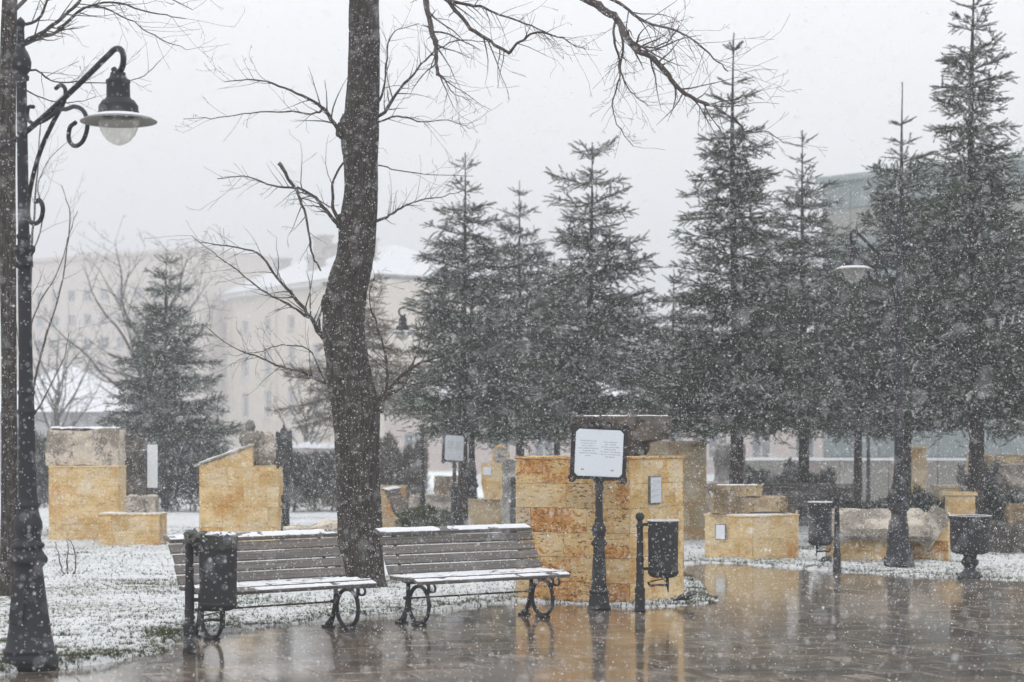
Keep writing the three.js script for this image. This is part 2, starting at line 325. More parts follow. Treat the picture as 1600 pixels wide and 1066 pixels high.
// grass showing through the snow
{
  const r = rng(91), T = [], blade = (a, lean, l, w) => { const cx = Math.cos(a), cz = Math.sin(a); T.push(V(-cz * w, 0, cx * w), V(cz * w, 0, -cx * w), V(cx * lean, l, cz * lean)); };
  for (let k = 0; k < 9; k++) blade(r() * 6.28, 0.01 + 0.03 * r(), 0.02 + 0.03 * r(), 0.0022);
  const g = new THREE.BufferGeometry().setFromPoints(T); g.computeVertexNormals();
  const N = 60000, im = new THREE.InstancedMesh(g, std({ color: 0xffffff, roughness: 0.9, specularIntensity: 0.2 }), N), m = new THREE.Matrix4(), q = new THREE.Quaternion(), col = new THREE.Color();
  let k = 0;
  for (let tries = 0; tries < 2e6 && k < N; tries++) {
    const d = 13.8 + 24 * r() ** 1.35, x = (r() - 0.5) * 2 * (0.30 * d + 1.5), z = -d, s = outlineDist(x, z);
    if (s < 0.0) continue;
    const edge = Math.exp(-s / 0.22), cl = noise(x * 0.7, 9, z * 0.7) * 0.5 + noise(x * 2.6, 4, z * 2.6) * 0.5, near = sstep(z, -19.5, -16.5);
    if (r() > 0.05 + 0.55 * edge + 0.7 * near * sstep(cl, -0.2, 0.5) + 0.25 * sstep(cl, 0.2, 0.6)) continue;
    const sc = 0.5 + 0.5 * r() + 0.1 * edge;
    q.setFromEuler(new THREE.Euler((r() - 0.5) * 0.5, r() * 6.28, (r() - 0.5) * 0.5));
    m.compose(V(x, lawnHeight(x, z) - 0.006, z), q, V(sc, sc * (0.6 + 0.5 * r()), sc)); im.setMatrixAt(k, m);
    const t = r(); col.setRGB(...(t < 0.42 ? [0.075, 0.105, 0.035] : t < 0.8 ? [0.045, 0.055, 0.025] : [0.12, 0.095, 0.055])); im.setColorAt(k, col); k++;
  }
  im.count = k; im.name = 'grass'; im.userData = { kind: 'stuff', label: 'short green grass poking through the thin snow', category: 'grass' }; scene.add(im);
}

// ---------------------------------------------------------------- far buildings
function facade(parent, w, h, holes, mat, th = 0.35) {
  const s = new THREE.Shape([[0, 0], [w, 0], [w, h], [0, h]].map(([x, y]) => new THREE.Vector2(x, y)));
  for (const [x, y, a, b] of holes) s.holes.push(new THREE.Path([[x, y], [x, y + b], [x + a, y + b], [x + a, y]].map(([p, q]) => new THREE.Vector2(p, q))));
  part(parent, 'wall', metricUV(new THREE.ExtrudeGeometry(s, { depth: th, bevelEnabled: false }).translate(0, 0, -th)), mat);
}
function windowIn(parent, [x, y, a, b], frameMat) {
  const f = part(parent, 'window', merged([moved(chamferBox(a, 0.12, 0.1, 0.01), x + a / 2, y + 0.06, -0.2), moved(chamferBox(a, 0.12, 0.1, 0.01), x + a / 2, y + b - 0.06, -0.2), moved(chamferBox(0.12, b - 0.24, 0.1, 0.01), x + 0.06, y + b / 2, -0.2), moved(chamferBox(0.12, b - 0.24, 0.1, 0.01), x + a - 0.06, y + b / 2, -0.2), moved(chamferBox(0.08, b - 0.24, 0.08, 0.01), x + a / 2, y + b / 2, -0.2)]), frameMat);
  part(f, 'pane', moved(new THREE.BoxGeometry(a - 0.2, b - 0.2, 0.03), x + a / 2, y + b / 2, -0.24), M.glass);
  part(f, 'sill', moved(chamferBox(a + 0.2, 0.1, 0.3, 0.01), x + a / 2, y - 0.055, 0.08), frameMat);
}
function hipRoof(l, d, h, over) {
  const a = -over, b = l + over, c = over, e = -d - over, m = -d / 2, i = Math.min(d / 2, l / 2 - 0.2), P = [V(a, 0, c), V(b, 0, c), V(b, 0, e), V(a, 0, e), V(i, h, m), V(l - i, h, m)];
  const t = (...k) => k.map((q) => P[q]);
  const g = new THREE.BufferGeometry().setFromPoints([...t(0, 1, 5), ...t(0, 5, 4), ...t(1, 2, 5), ...t(2, 3, 4), ...t(2, 4, 5), ...t(3, 0, 4), ...t(0, 2, 1), ...t(0, 3, 2)]); g.computeVertexNormals(); return metricUV(g);
}
const facing = (a, b) => Math.atan2(-(b[1] - a[1]), b[0] - a[0]);   // turn that lays local +x along a -> b (x, z)
{
  // apartment house with hipped snowy roof
  const p0 = [X(328, 190), -190], p1 = [X(575, 163), -163], L = Math.hypot(p1[0] - p0[0], p1[1] - p0[1]);
  const b = thing('apartment_house', 'beige three storey house with snowy hipped roof and chimneys, beyond the bare trunk', 'building', [p0[0] * 1.6, -2.62, p0[1] * 1.6], facing(p0, p1)); b.scale.setScalar(1.6);
  const holes = [], wall = M.plaster(0.62, 0.54, 0.44), fr = M.plaster(0.6, 0.58, 0.55);
  for (let x = 2.4; x < L - 2; x += 4.9) for (const [y, h, w] of [[13.0, 1.3, 1.35], [8.9, 2.6, 1.45], [5.0, 2.5, 1.45], [1.4, 2.3, 1.45]]) holes.push([x, y, w, h]);
  facade(b, L, 16.6, holes, wall); for (const hh of holes) windowIn(b, hh, fr);
  part(b, 'side_wall', moved(new THREE.BoxGeometry(0.35, 16.6, 12.6), -0.18, 8.3, -6.7), wall); part(b, 'side_wall', moved(new THREE.BoxGeometry(0.35, 16.6, 12.6), L + 0.18, 8.3, -6.7), wall); part(b, 'rear_wall', moved(new THREE.BoxGeometry(L, 16.6, 0.35), L / 2, 8.3, -12.9), wall);
  for (const x of [4.6, 14.4, 24.2]) part(b, 'pilaster', moved(chamferBox(0.5, 16.2, 0.24, 0.02), x + 0.3, 8.1, 0.124), wall);
  part(b, 'cornice', moved(chamferBox(L + 1, 0.5, 0.9, 0.06), L / 2, 16.75, 0.2), fr);
  const rf = part(b, 'roof', moved(hipRoof(L, 13, 3.4, 0.8), 0, 17.0, 0), M.snow);
  for (const [x, z, w, h] of [[6, -5, 1.2, 3.4], [11.5, -6.5, 1.8, 5.2], [13.6, -6.5, 1.2, 4.2], [19.5, -5.6, 1.7, 5.0], [25, -4, 1.5, 3.6], [17, -3, 1.6, 2.6]]) part(rf, 'chimney', merged([moved(chamferBox(w, h, 1.1, 0.04), x, 17 + h / 2, z), moved(chamferBox(w + 0.3, 0.3, 1.4, 0.05), x, 17.15 + h, z)]), M.plaster(0.36, 0.32, 0.30));
}
{
  const p0 = [X(20, 318), -318], p1 = [X(318, 296), -296], L = Math.hypot(p1[0] - p0[0], p1[1] - p0[1]);
  const b = thing('office_building', 'tall pale pinkish building with flat roof fading in the snowfall', 'building', [p0[0], -1, p0[1]], facing(p0, p1));
  const holes = [], wall = M.plaster(0.60, 0.52, 0.46), fr = M.plaster(0.6, 0.57, 0.54);
  for (let x = 1.6; x < L - 2.5; x += 3.6) for (let y = 2; y < 29; y += 3.9) holes.push([x, y, 1.7, 1.9]);
  facade(b, L, 32.4, holes, wall); for (const hh of holes) windowIn(b, hh, fr);
  part(b, 'side_wall', moved(new THREE.BoxGeometry(0.35, 32.4, 16), L + 0.18, 16.2, -8.4), wall); part(b, 'side_wall', moved(new THREE.BoxGeometry(0.35, 32.4, 16), -0.18, 16.2, -8.4), wall);
  const rf = part(b, 'roof', moved(hipRoof(L, 16, 1.6, 0.5), 0, 32.45, 0), M.plaster(0.5, 0.47, 0.46)); part(rf, 'parapet', moved(chamferBox(L + 0.8, 0.7, 0.4, 0.05), L / 2, 32.5, 0.24), wall);
}
{
  const d = 96, b = thing('pavilion', 'low pavilion with broad snow covered roof behind the grey capped stone', 'building', [X(-30, d), -1, -d], -0.05);
  const w = 6.6; facade(b, w, 4.2, [[1.2, 1.2, 1.2, 1.6], [3.8, 1.2, 1.2, 1.6]], M.plaster(0.42, 0.41, 0.42)); for (const q of [[1.2, 1.2, 1.2, 1.6], [3.8, 1.2, 1.2, 1.6]]) windowIn(b, q, M.plaster(0.5, 0.5, 0.5));
  part(b, 'roof', moved(hipRoof(w, 8, 2.5, 0.7), 0, 4.2, 0), M.snow);
  part(b, 'side_wall', moved(new THREE.BoxGeometry(0.3, 4.2, 7), w - 0.15, 2.1, -3.9), M.plaster(0.42, 0.41, 0.42));
}
{
  // glass-clad hall at the right
  const p0 = [X(1284, 124), -124], p1 = [X(1720, 111), -111], L = Math.hypot(p1[0] - p0[0], p1[1] - p0[1]), Hh = 19.4;
  const b = thing('glass_hall', 'tall bluish green building with panelled glass front behind the firs', 'building', [p0[0], -1, p0[1]], facing(p0, p1));
  part(b, 'wall', moved(new THREE.BoxGeometry(L, Hh, 10), L / 2, Hh / 2, -5.2), M.plaster(0.12, 0.15, 0.15));
  const pm = [std({ color: rgb(0.105, 0.14, 0.142), roughness: 0.4 }), std({ color: rgb(0.12, 0.155, 0.155), roughness: 0.4 }), M.plaster(0.20, 0.20, 0.175)], r = rng(3), nc = 9, cw = L / nc, nr = 11, rh = Hh / nr;
  for (let i = 0; i < nc; i++) for (let j = 0; j < nr; j++) part(b, 'panel', moved(chamferBox(cw - 0.08, rh - 0.08, 0.12, 0.02), (i + 0.5) * cw, (j + 0.5) * rh, -0.13), (j === nr - 2 && (i % 3 !== 2)) ? pm[2] : pm[(r() * 2) | 0]);
  part(b, 'roof', moved(chamferBox(L + 0.6, 0.4, 10.8, 0.05), L / 2, Hh + 0.2, -5.1), M.plaster(0.2, 0.24, 0.24));
}
{
  const d = 150, b = thing('long_building', 'long low pinkish building glimpsed under the fir boughs', 'building', [X(600, d), -1, -d], 0), L = 36, wall = M.plaster(0.50, 0.42, 0.39), holes = [];
  for (let x = 1.5; x < L - 2; x += 3.4) holes.push([x, 1.4, 1.6, 2.0]);
  facade(b, L, 5.6, holes, wall); for (const q of holes) windowIn(b, q, M.plaster(0.62, 0.6, 0.58));
  part(b, 'roof', moved(hipRoof(L, 9, 1.8, 0.5), 0, 5.6, 0), M.snow); part(b, 'side_wall', moved(new THREE.BoxGeometry(0.3, 5.6, 8), L - 0.15, 2.8, -4.4), wall);
}
{
  const d = 62, w = thing('boundary_wall', 'long pale stone wall with snow along its top, beyond the fir trunks', 'wall', [X(1160, d), -0.9, -d], -0.03);
  for (let k = 0; k < 7; k++) { const q = part(w, 'panel', moved(chamferBox(1.53, 2.0, 0.3, 0.02, k, k), 0.78 + k * 1.56, 1.0, 0), M.plaster(0.20 + 0.02 * (k % 2), 0.195, 0.175)); part(q, 'coping', moved(chamferBox(1.54, 0.08, 0.4, 0.01), 0.78 + k * 1.56, 2.042, 0), M.snow); }
  const v = thing('garden_wall', 'low pale wall with thick snow on top, past the dark sign', 'wall', [X(415, 74), -0.9, -74], 0.02);
  for (let k = 0; k < 3; k++) { const q = part(v, 'panel', moved(chamferBox(1.2, 2.35, 0.3, 0.02, k, k), 0.6 + k * 1.22, 1.18, 0), M.plaster(0.45, 0.41, 0.38)); part(q, 'snow_cap', moved(snowSheet(1.22, 0.5, 0.24, k), 0.6 + k * 1.22, 2.352, 0), M.snow); }
}

// ---------------------------------------------------------------- stone blocks clad in travertine slabs
// corner: nearest bottom corner in x, z; turn; width to the viewer's side and depth
function cladBlock(name, label, [x, y, z], turn, w, h, d, course, mats, seed, extra = {}) {
  const b = thing(name, label, 'stone block', [x, y, z], turn), r = rng(seed), t = 0.03, gap = 0.0035;
  part(b, 'core', moved(new THREE.BoxGeometry(w - 2 * t, h - 0.02, d - 2 * t), 0, (h - 0.02) / 2, 0), M.core);
  const rows = Math.round(h / course), rh = h / rows, pick = (rot) => { const ms = extra.side && rot === Math.PI / 2 ? extra.side : mats; return ms[(r() * ms.length) | 0]; };
  for (const [len, off, rot] of [[w, d / 2, 0], [d, w / 2, Math.PI / 2], [w, d / 2, Math.PI], [d, w / 2, -Math.PI / 2]]) {
    const inner = rot === 0 || rot === Math.PI ? len : len - 2 * t;
    for (let j = 0; j < rows; j++) {
      for (let u = -inner / 2; u < inner / 2 - 0.01; ) {
        let l = course * (1.1 + 1.5 * r()); if (u === -inner / 2 && j % 2) l *= 0.6; if (inner / 2 - u - l < 0.16) l = inner / 2 - u;
        const own = r() < 0.35 ? r() * 5 : 0, g = chamferBox(l - gap, rh - gap, t, 0.002, u + l / 2 + seed * 0.7 + rot + own, (j + 0.5) * rh + seed * 0.3 + own), m = part(b, 'slab', g, pick(rot));
        const c = u + l / 2, o = off - t / 2 + (r() - 0.5) * 0.003;
        m.rotation.y = rot; m.position.set(Math.cos(rot) * c + Math.sin(rot) * o, (j + 0.5) * rh, -Math.sin(rot) * c + Math.cos(rot) * o);
        u += l;
      }
    }
  }
  if (!extra.noTop) {
    const cap = part(b, 'cap', moved(chamferBox(w + 0.02, 0.03, d + 0.02, 0.006), 0, h + 0.0155, 0), mats[0]);
    if (extra.snow) part(cap, 'snow', moved(snowSheet(w, d, 0.012, seed, 30, 20), 0, h + 0.031, 0), M.snow);
  }
  return b;
}
const T = M.trav, RU = M.rust, WO = M.travWorn;
// main block beside the sign
const mainTurn = 0.50, mainW = 1.34, mainD = 1.42;
function cornerToCentre(cx, cz, turn, w, d) {   // corner at local (+w/2, +d/2)
  const c = Math.cos(turn), s = Math.sin(turn), lx = -w / 2, lz = -d / 2; return [cx + c * lx + s * lz, cz - s * lx + c * lz];
}
{
  const [cx, cz] = cornerToCentre(1.215, -19.9, -mainTurn, mainW, mainD);
  cladBlock('clad_block', 'big rust stained travertine block behind the white text board, dark stone on top', [cx, -0.03, cz], -mainTurn, mainW, 1.55, mainD, 0.26, [RU[0], RU[1], T[3], RU[0], RU[0], RU[0]], 12, { side: [T[0], T[2], T[0], T[1]] });
  const y = 1.55, lt = thing('lintel_stone', 'dark broken lintel stone lying on the big travertine block', 'stone', [cx + 0.22, y, cz - 0.05], -0.12);
  part(lt, 'upper_slab', moved(rock(1.08, 0.26, 0.55, 4, 0.05, 0.12, 18), 0.02, 0.30, 0), M.stoneDark);
  part(lt, 'lower_slab', moved(rock(0.72, 0.2, 0.48, 9, 0.05, 0.16, 14), -0.07, 0.10, 0.02), M.stoneDark);
  part(lt, 'snow', moved(snowSheet(1.0, 0.42, 0.012, 4, 40, 14), 0.02, 0.43, 0), M.snow);
  // plaque on the lighter face
  const c = document.createElement('canvas'); c.width = 128; c.height = 256; const g = c.getContext('2d');
  g.fillStyle = '#c3cad2'; g.fillRect(0, 0, 128, 256); g.fillStyle = '#5a6068'; g.font = '13px sans-serif';
  for (let k = 0; k < 11; k++) g.fillText(k === 4 || k === 7 ? '' : ['Fundații de stâlpi', 'pe latura sudică', 'a cetății', 'sec. XIV', '', 'Pillar footings', 'south side', '', 'of the fortress', '14th century', ''][k], 26, 40 + k * 18);
  g.fillStyle = '#8a5a40'; for (const [a, b] of [[10, 60], [10, 130], [10, 190]]) g.fillRect(a, b, 9, 14);
  const tx = new THREE.CanvasTexture(c); tx.colorSpace = THREE.SRGBColorSpace;
  const cs = Math.cos(mainTurn), sn = Math.sin(mainTurn);
  // the right-hand face looks along local +x
  const lx = mainW / 2 + 0.012, lz = mainD / 2 - 0.62;
  const p = thing('plaque', 'narrow grey text plaque fixed to the big travertine block', 'plaque', [cx + cs * lx - sn * lz, 1.19, cz + sn * lx + cs * lz], -mainTurn + Math.PI / 2);
  part(p, 'plate', chamferBox(0.30, 0.30, 0.02, 0.004), M.stoneGrey);
  part(p, 'text_face', moved(new THREE.PlaneGeometry(0.27, 0.27), 0, 0, 0.0125), std({ map: tx, roughness: 0.4 }));
}
cladBlock('clad_block', 'brownish travertine wall standing behind the big rust stained block', [X(1052, 33), -0.03, -33], 0.1, 1.0, 1.72, 0.8, 0.3, WO, 15);
// low block with three stones on it
{
  const [cx, cz] = cornerToCentre(X(1158, 27.7), -27.7, -0.72, 0.98, 0.98);
  // turned so that two faces show
  cladBlock('clad_block', 'low pale travertine block carrying mossy brown slabs, orange stain on one face', [cx + 0.25, 0, -28.1], -0.85, 0.92, 0.62, 1.02, 0.31, [T[0], T[2], T[1], T[3]], 18, { snow: true });
  const s = thing('carved_slab', 'long mossy brown slab, undermost on the low travertine block', 'stone', [cx + 0.2, 0.67, -28.05], 0.06); part(s, 'slab', moved(rock(1.12, 0.24, 0.45, 21, 0.03, 0.08), 0, 0.12, 0), M.stoneTan);
  const s2 = thing('carved_slab', 'short squared stone resting on the long mossy slab', 'stone', [cx - 0.02, 0.91, -28.05], -0.05); part(s2, 'slab', moved(rock(0.68, 0.16, 0.4, 22, 0.02, 0.06), 0.05, 0.08, 0), M.stoneTan); part(s2, 'snow', moved(snowSheet(0.6, 0.3, 0.012, 22), 0.05, 0.163, 0), M.snow);
  const p = thing('plaque', 'small white plaque on the low travertine block', 'plaque', [X(1123, 28.05), 0.40, -27.78], -0.45); part(p, 'plate', chamferBox(0.16, 0.23, 0.02, 0.004), M.stoneGrey); part(p, 'text_face', moved(new THREE.PlaneGeometry(0.135, 0.205), 0, 0, 0.013), M.white);
}
// sloping stone on its yellow base, beside the far lamp
{
  const d = 27, b = cladBlock('clad_block', 'low yellow base under the tilted grey lid stone', [X(1352, d), -0.02, -d - 0.1], -0.06, 1.0, 0.36, 0.8, 0.36, [T[1], T[3], T[4]], 25);
  const k = cladBlock('clad_block', 'yellow wedge backed block leaning stone rests on, next to the dark urn', [X(1452, d), -0.02, -d - 0.25], -0.25, 0.66, 0.68, 0.7, 0.34, [T[0], T[1], RU[1]], 26);
  const t = thing('lid_stone', 'tilted grey stone lid with worn ridges on its yellow base', 'stone', [X(1365, d), 0.36, -d + 0.02], -0.05);
  const pr = new THREE.Shape([[-0.45, 0.0], [0.40, 0.0], [0.47, 0.05], [0.45, 0.12], [0.36, 0.17], [-0.05, 0.33], [-0.14, 0.36], [-0.45, 0.36]].map(([a, e]) => new THREE.Vector2(a, e)));
  const g = new THREE.ExtrudeGeometry(pr, { depth: 1.5, bevelSize: 0.03, bevelThickness: 0.03, bevelSegments: 3, steps: 30 }).rotateY(-Math.PI / 2).translate(0.72, 0, 0), p = g.attributes.position;
  for (let i = 0; i < p.count; i++) { const x = p.getX(i), y = p.getY(i), z = p.getZ(i), e = 0.012 * noise(x * 4, y * 4, z * 4) + 0.010 * noise(x * 15, y * 15, z * 15); p.setXYZ(i, x + e - (z < 0 ? 0.10 * y : 0), y + e, z + e); }
  g.computeVertexNormals(); part(t, 'lid', metricUV(g), M.stone);
  const s = thing('broken_slab', 'flat pale slab leaning against the yellow block by the lid stone', 'stone', [X(1446, d), 0.30, -d + 0.24], -0.1); part(s, 'slab', moved(rock(0.30, 0.58, 0.1, 31, 0.015, 0.06), 0.03, 0.22, 0, -0.25, 0, -0.62), M.stone);
}
// blocks on the snowy lawn
{
  cladBlock('clad_block', 'tall yellow block with a grey capstone, on the snowy lawn', [X(127, 32.3), 0, -32.8], 0.05, 1.16, 1.27, 0.9, 0.32, [T[0], T[1], T[0], T[4]], 41);
  const c = thing('capstone', 'broad weathered grey stone resting on the tall yellow block', 'stone', [X(128, 32.5), 1.3, -32.8], 0.04); part(c, 'stone', moved(rock(1.22, 0.62, 0.8, 42, 0.05, 0.07, 16), 0, 0.31, 0), M.stonePale); part(c, 'snow', moved(snowSheet(1.1, 0.66, 0.03, 42), 0, 0.635, 0), M.snow);
  const c2 = thing('capstone', 'dark rough boulder behind the grey capstone', 'stone', [X(190, 34), 0, -34.6], 0); part(c2, 'stone', moved(rock(0.5, 1.75, 0.6, 43, 0.09, 0.2), 0, 0.92, 0), M.stoneDark);
  cladBlock('clad_block', 'knee high yellow block in front of the fir on the lawn', [X(202, 31.4), 0, -31.7], -0.03, 1.0, 0.5, 0.6, 0.25, [T[1], T[0], T[3]], 44, { snow: true });
  const s = thing('carved_slab', 'grey stone lying on the knee high yellow block', 'stone', [X(219, 31.6), 0.52, -31.75], 0.1); part(s, 'slab', moved(rock(0.5, 0.29, 0.4, 45, 0.04, 0.15), 0, 0.145, 0), M.stone);
}
{
  // block with a sloping top
  const d = 31, x0 = X(311, d), x1 = X(435, d), w = x1 - x0, hL = 1.30, mats = [T[0], T[1], T[0], T[4], T[2]];
  const b = cladBlock('clad_block', 'yellow block with sloping snowy top holding a broken bust', [(x0 + x1) / 2, 0, -d - 0.35], 0, w, hL, 0.7, 0.32, mats, 51, { noTop: true });
  const ws = 0.86, sh = new THREE.Shape([[0, 0], [ws, 0], [ws, 0.33], [0, 0.015]].map(([a, e]) => new THREE.Vector2(a, e)));
  part(b, 'wedge', metricUV(new THREE.ExtrudeGeometry(sh, { depth: 0.68, bevelEnabled: false }).translate(-w / 2, hL, -0.34)), T[1]);
  const a = Math.atan2(0.315, ws), sc = part(b, 'sloping_cap', moved(chamferBox(Math.hypot(ws, 0.315) + 0.06, 0.035, 0.76, 0.006), -w / 2 + ws / 2 - 0.01, hL + 0.195, 0, 0, 0, a), M.stonePale); part(sc, 'snow', moved(snowSheet(0.9, 0.7, 0.02, 51), -w / 2 + ws / 2 - 0.015, hL + 0.214, 0, 0, 0, a), M.snow);
  part(b, 'ledge', moved(chamferBox(w - ws - 0.005, 0.02, 0.7, 0.004), w / 2 - (w - ws) / 2 + 0.005, hL + 0.0105, 0), T[3]);
  const q = thing('stone_bust', 'broken grey stone bust perched on the sloping yellow block', 'statue', [X(402, d), hL + 0.02, -d - 0.35], 0.3);
  part(q, 'torso', merged([moved(rock(0.40, 0.5, 0.34, 52, 0.06, 0.5), 0.02, 0.27, 0), moved(rock(0.34, 0.24, 0.3, 53, 0.04, 0.6), -0.14, 0.42, 0.02)]), M.stone);
  part(q, 'head', moved(rock(0.14, 0.19, 0.15, 54, 0.02, 0.8), -0.17, 0.63, 0), M.stoneGrey);
}
// stones between the trunk and the big block
{
  cladBlock('clad_block', 'ochre block half hidden beside the bare tree trunk', [X(606, 37), -0.02, -37.4], 0, 0.68, 0.84, 0.7, 0.3, [WO[0], RU[1], WO[2]], 61);
  const a = thing('field_stone', 'angular pale stone behind the bench with the litter bin', 'stone', [X(492, 29), 0, -29], 0.2); part(a, 'stone', moved(rock(0.85, 0.46, 0.6, 62, 0.07, 0.14), 0, 0.22, 0, 0, 0, 0.12), M.stonePale);
  cladBlock('clad_block', 'ochre plinth carrying the yellow stele with a plaque', [X(762, 36), -0.02, -36.6], 0, 0.75, 0.60, 0.6, 0.3, [WO[2], RU[1], WO[0]], 63);
  const st = thing('stele', 'yellow stele with broken arch on top and a small white plaque', 'stele', [X(771, 36), 0.62, -36.4], 0.05), sh = new THREE.Shape([[-0.17, 0], [0.22, 0], [0.22, 0.68], [-0.23, 0.68], [-0.23, 0.32]].map(([p, e]) => new THREE.Vector2(p, e)));
  part(st, 'slab', metricUV(new THREE.ExtrudeGeometry(sh, { depth: 0.16, bevelSize: 0.008, bevelThickness: 0.008, bevelSegments: 1 })), T[0]);
  const tb = new Tubes(); tb.tube(curve([V(0, 0.7, 0.08), V(0.0, 0.86, 0.08), V(0.06, 0.98, 0.08), V(0.17, 0.99, 0.08), V(0.26, 0.9, 0.08), V(0.27, 0.78, 0.08)], 14), 0.035, 7); part(st, 'arch', tb.build(), T[4]);
  part(st, 'backing_stone', moved(rock(0.24, 0.26, 0.1, 64, 0.015, 0.1), 0.13, 0.83, 0.06), M.stoneGrey);
  part(st, 'plaque', moved(chamferBox(0.15, 0.15, 0.015, 0.003), -0.13, 0.53, 0.178), M.white);
  const gs = thing('standing_stone', 'slim grey standing stone next to the yellow stele', 'stone', [X(796, 34), 0, -34.2], 0); part(gs, 'stone', moved(rock(0.24, 1.38, 0.2, 65, 0.03, 0.12), 0, 0.69, 0), M.stoneGrey);
  for (const [px, d, w, h, sd, mt, lb] of [[672, 42, 0.9, 0.55, 66, M.stone, 'rough grey stone at the foot of the small text board'], [1140, 40, 0.58, 1.66, 67, M.stoneGrey, 'tall plain grey slab standing between the fir trunks'], [1195, 42, 1.3, 0.75, 68, M.stoneTan, 'broad tan stone under the firs near the dark bench'], [1118, 36, 0.5, 0.95, 69, M.stonePale, 'small pale block beside the tall grey slab'], [700, 45, 0.6, 0.9, 70, M.stoneTan, 'ochre stone seen past the small text board']]) { const o = thing('field_stone', lb, 'stone', [X(px, d), 0, -d], 0.1); part(o, 'stone', moved(rock(w, h, 0.5, sd, 0.04, 0.1), 0, h / 2, 0), mt); }
}
// ruin at the right edge
{
  const d = 34, o = thing('ruined_wall', 'long ruined wall of rough brown stones past the dark urn', 'wall', [X(1470, d), 0, -d], -0.04), r = rng(71);
  for (let k = 0, x = 0.1; k < 5; k++) { const w = 0.5 + 0.25 * r(); part(o, 'stone', moved(rock(w, 0.5, 0.5, 72 + k, 0.04, 0.08), x + w / 2, 0.26, 0), k % 2 ? M.stoneTan : M.stone); x += w + 0.005; }
  for (let k = 0, x = 0.35; k < 4; k++) { const w = 0.5 + 0.2 * r(); part(o, 'stone', moved(rock(w, 0.42, 0.45, 82 + k, 0.05, 0.1), x + w / 2, 0.71, 0), k === 1 ? M.stoneDark : M.stone); x += w + 0.005; }
  part(o, 'stone', moved(rock(0.9, 0.4, 0.45, 91, 0.06, 0.2), 1.5, 1.1, 0), M.stone);
  for (const [px, dd, w, h, lb, mt] of [[1478, 38, 0.42, 0.8, 'small yellow pedestal behind the far lamp post', WO[0]], [1500, 30.5, 0.36, 0.86, 'yellow stub of a column at the foot of a fir', T[4]], [1580, 48, 2.2, 1.35, 'tan wall piece beyond the ruined wall', M.stoneTan], [1430, 46, 0.42, 1.55, 'narrow yellow pillar between the fir trunks', WO[2]]]) { const q = thing('stone_pedestal', lb, 'stone', [X(px, dd), 0, -dd], 0.1); part(q, 'shaft', moved(rock(w, h, 0.4, px, 0.02, 0.06), 0, h / 2, 0), mt); part(q, 'cap', moved(chamferBox(w + 0.06, 0.06, 0.46, 0.01), 0, h + 0.02, 0), mt); }
  const lw = thing('low_slab', 'dark mossy slab lying on the grass beside the urn', 'stone', [X(1590, 29), 0, -29.2], -0.04); part(lw, 'slab', moved(rock(1.7, 0.5, 0.5, 95, 0.04, 0.1), 0, 0.25, 0), M.stoneDark); part(lw, 'upper_slab', moved(rock(0.9, 0.28, 0.45, 96, 0.04, 0.12), 0.36, 0.62, 0), M.stoneTan);
}

// ---------------------------------------------------------------- bare trees
function limbPath(px, d0, d1) { return px.map(([a, b], i) => at(a, b, lerp(d0, d1, i / (px.length - 1)))); }
function grow(tb, p, dir, len, r, level, rnd, o) {
  const n = Math.max(3, Math.min(9, Math.round(len / o.step))), pts = [p.clone()], rad = [r], d = dir.clone().normalize(), c = p.clone();
  for (let k = 1; k <= n; k++) {
    d.add(V(rnd() - 0.5, rnd() - 0.5 + o.rise, rnd() - 0.5).multiplyScalar(o.wander)).normalize();
    c.addScaledVector(d, len / n); pts.push(c.clone()); rad.push(Math.max(o.min, r * (1 - 0.85 * k / n)));
    if (level > 0 && k > 0) for (let q = 0; q < o.kids; q++) if (rnd() < o.chance) {
      const a = V(rnd() - 0.5, rnd() - 0.5, rnd() - 0.5).cross(d).normalize(), e = d.clone().multiplyScalar(0.75).addScaledVector(a, 0.75).normalize();
      grow(tb, c, e, len * (0.35 + 0.3 * rnd()) * (1 - 0.4 * k / n), Math.max(o.min, rad[k] * 0.6), level - 1, rnd, o);
    }
  }
  tb.tube(pts, rad, r > 0.02 ? 6 : r > 0.006 ? 4 : 3);
}
function tracedLimb(tree, path, r0, r1, seed, o = {}) {
  const tb = new Tubes(), rnd = rng(seed), n = Math.max(8, path.length * 4), pts = curve(path, n), rad = pts.map((_, i) => lerp(r0, r1, Math.pow(i / n, 0.75)) * (1 + 0.12 * noise(i * 0.9, seed, 0)));
  pts.forEach((p, i) => p.add(V(noise(i * 0.8, seed, 1), noise(i * 0.8, seed, 5), noise(i * 0.8, seed, 9)).multiplyScalar(0.012)));
  tb.tube(pts, rad, r0 > 0.02 ? 8 : 5);
  const from = o.from ?? 0.15, opt = { step: 0.13, rise: 0.06, wander: 0.42, min: 0.0017, kids: 1, chance: 0.34, ...o };
  for (let i = Math.ceil(n * from); i <= n; i++) for (let q = 0; q < (o.twigs ?? 1); q++) if (rnd() < (o.density ?? 0.62)) {
    const t = V(0, 0, 0).subVectors(pts[Math.min(n, i + 1)], pts[Math.max(0, i - 1)]).normalize(), a = V(rnd() - 0.5, rnd() - 0.35, rnd() - 0.5).cross(t).normalize();
    grow(tb, pts[i], t.multiplyScalar(0.7).addScaledVector(a, 0.8), (o.len ?? 0.5) * (0.4 + 0.9 * rnd()), Math.max(0.0026, rad[i] * 0.42), 2, rnd, opt);
  }
  return part(tree, 'limb', tb.build(), o.mat ?? M.twig);
}
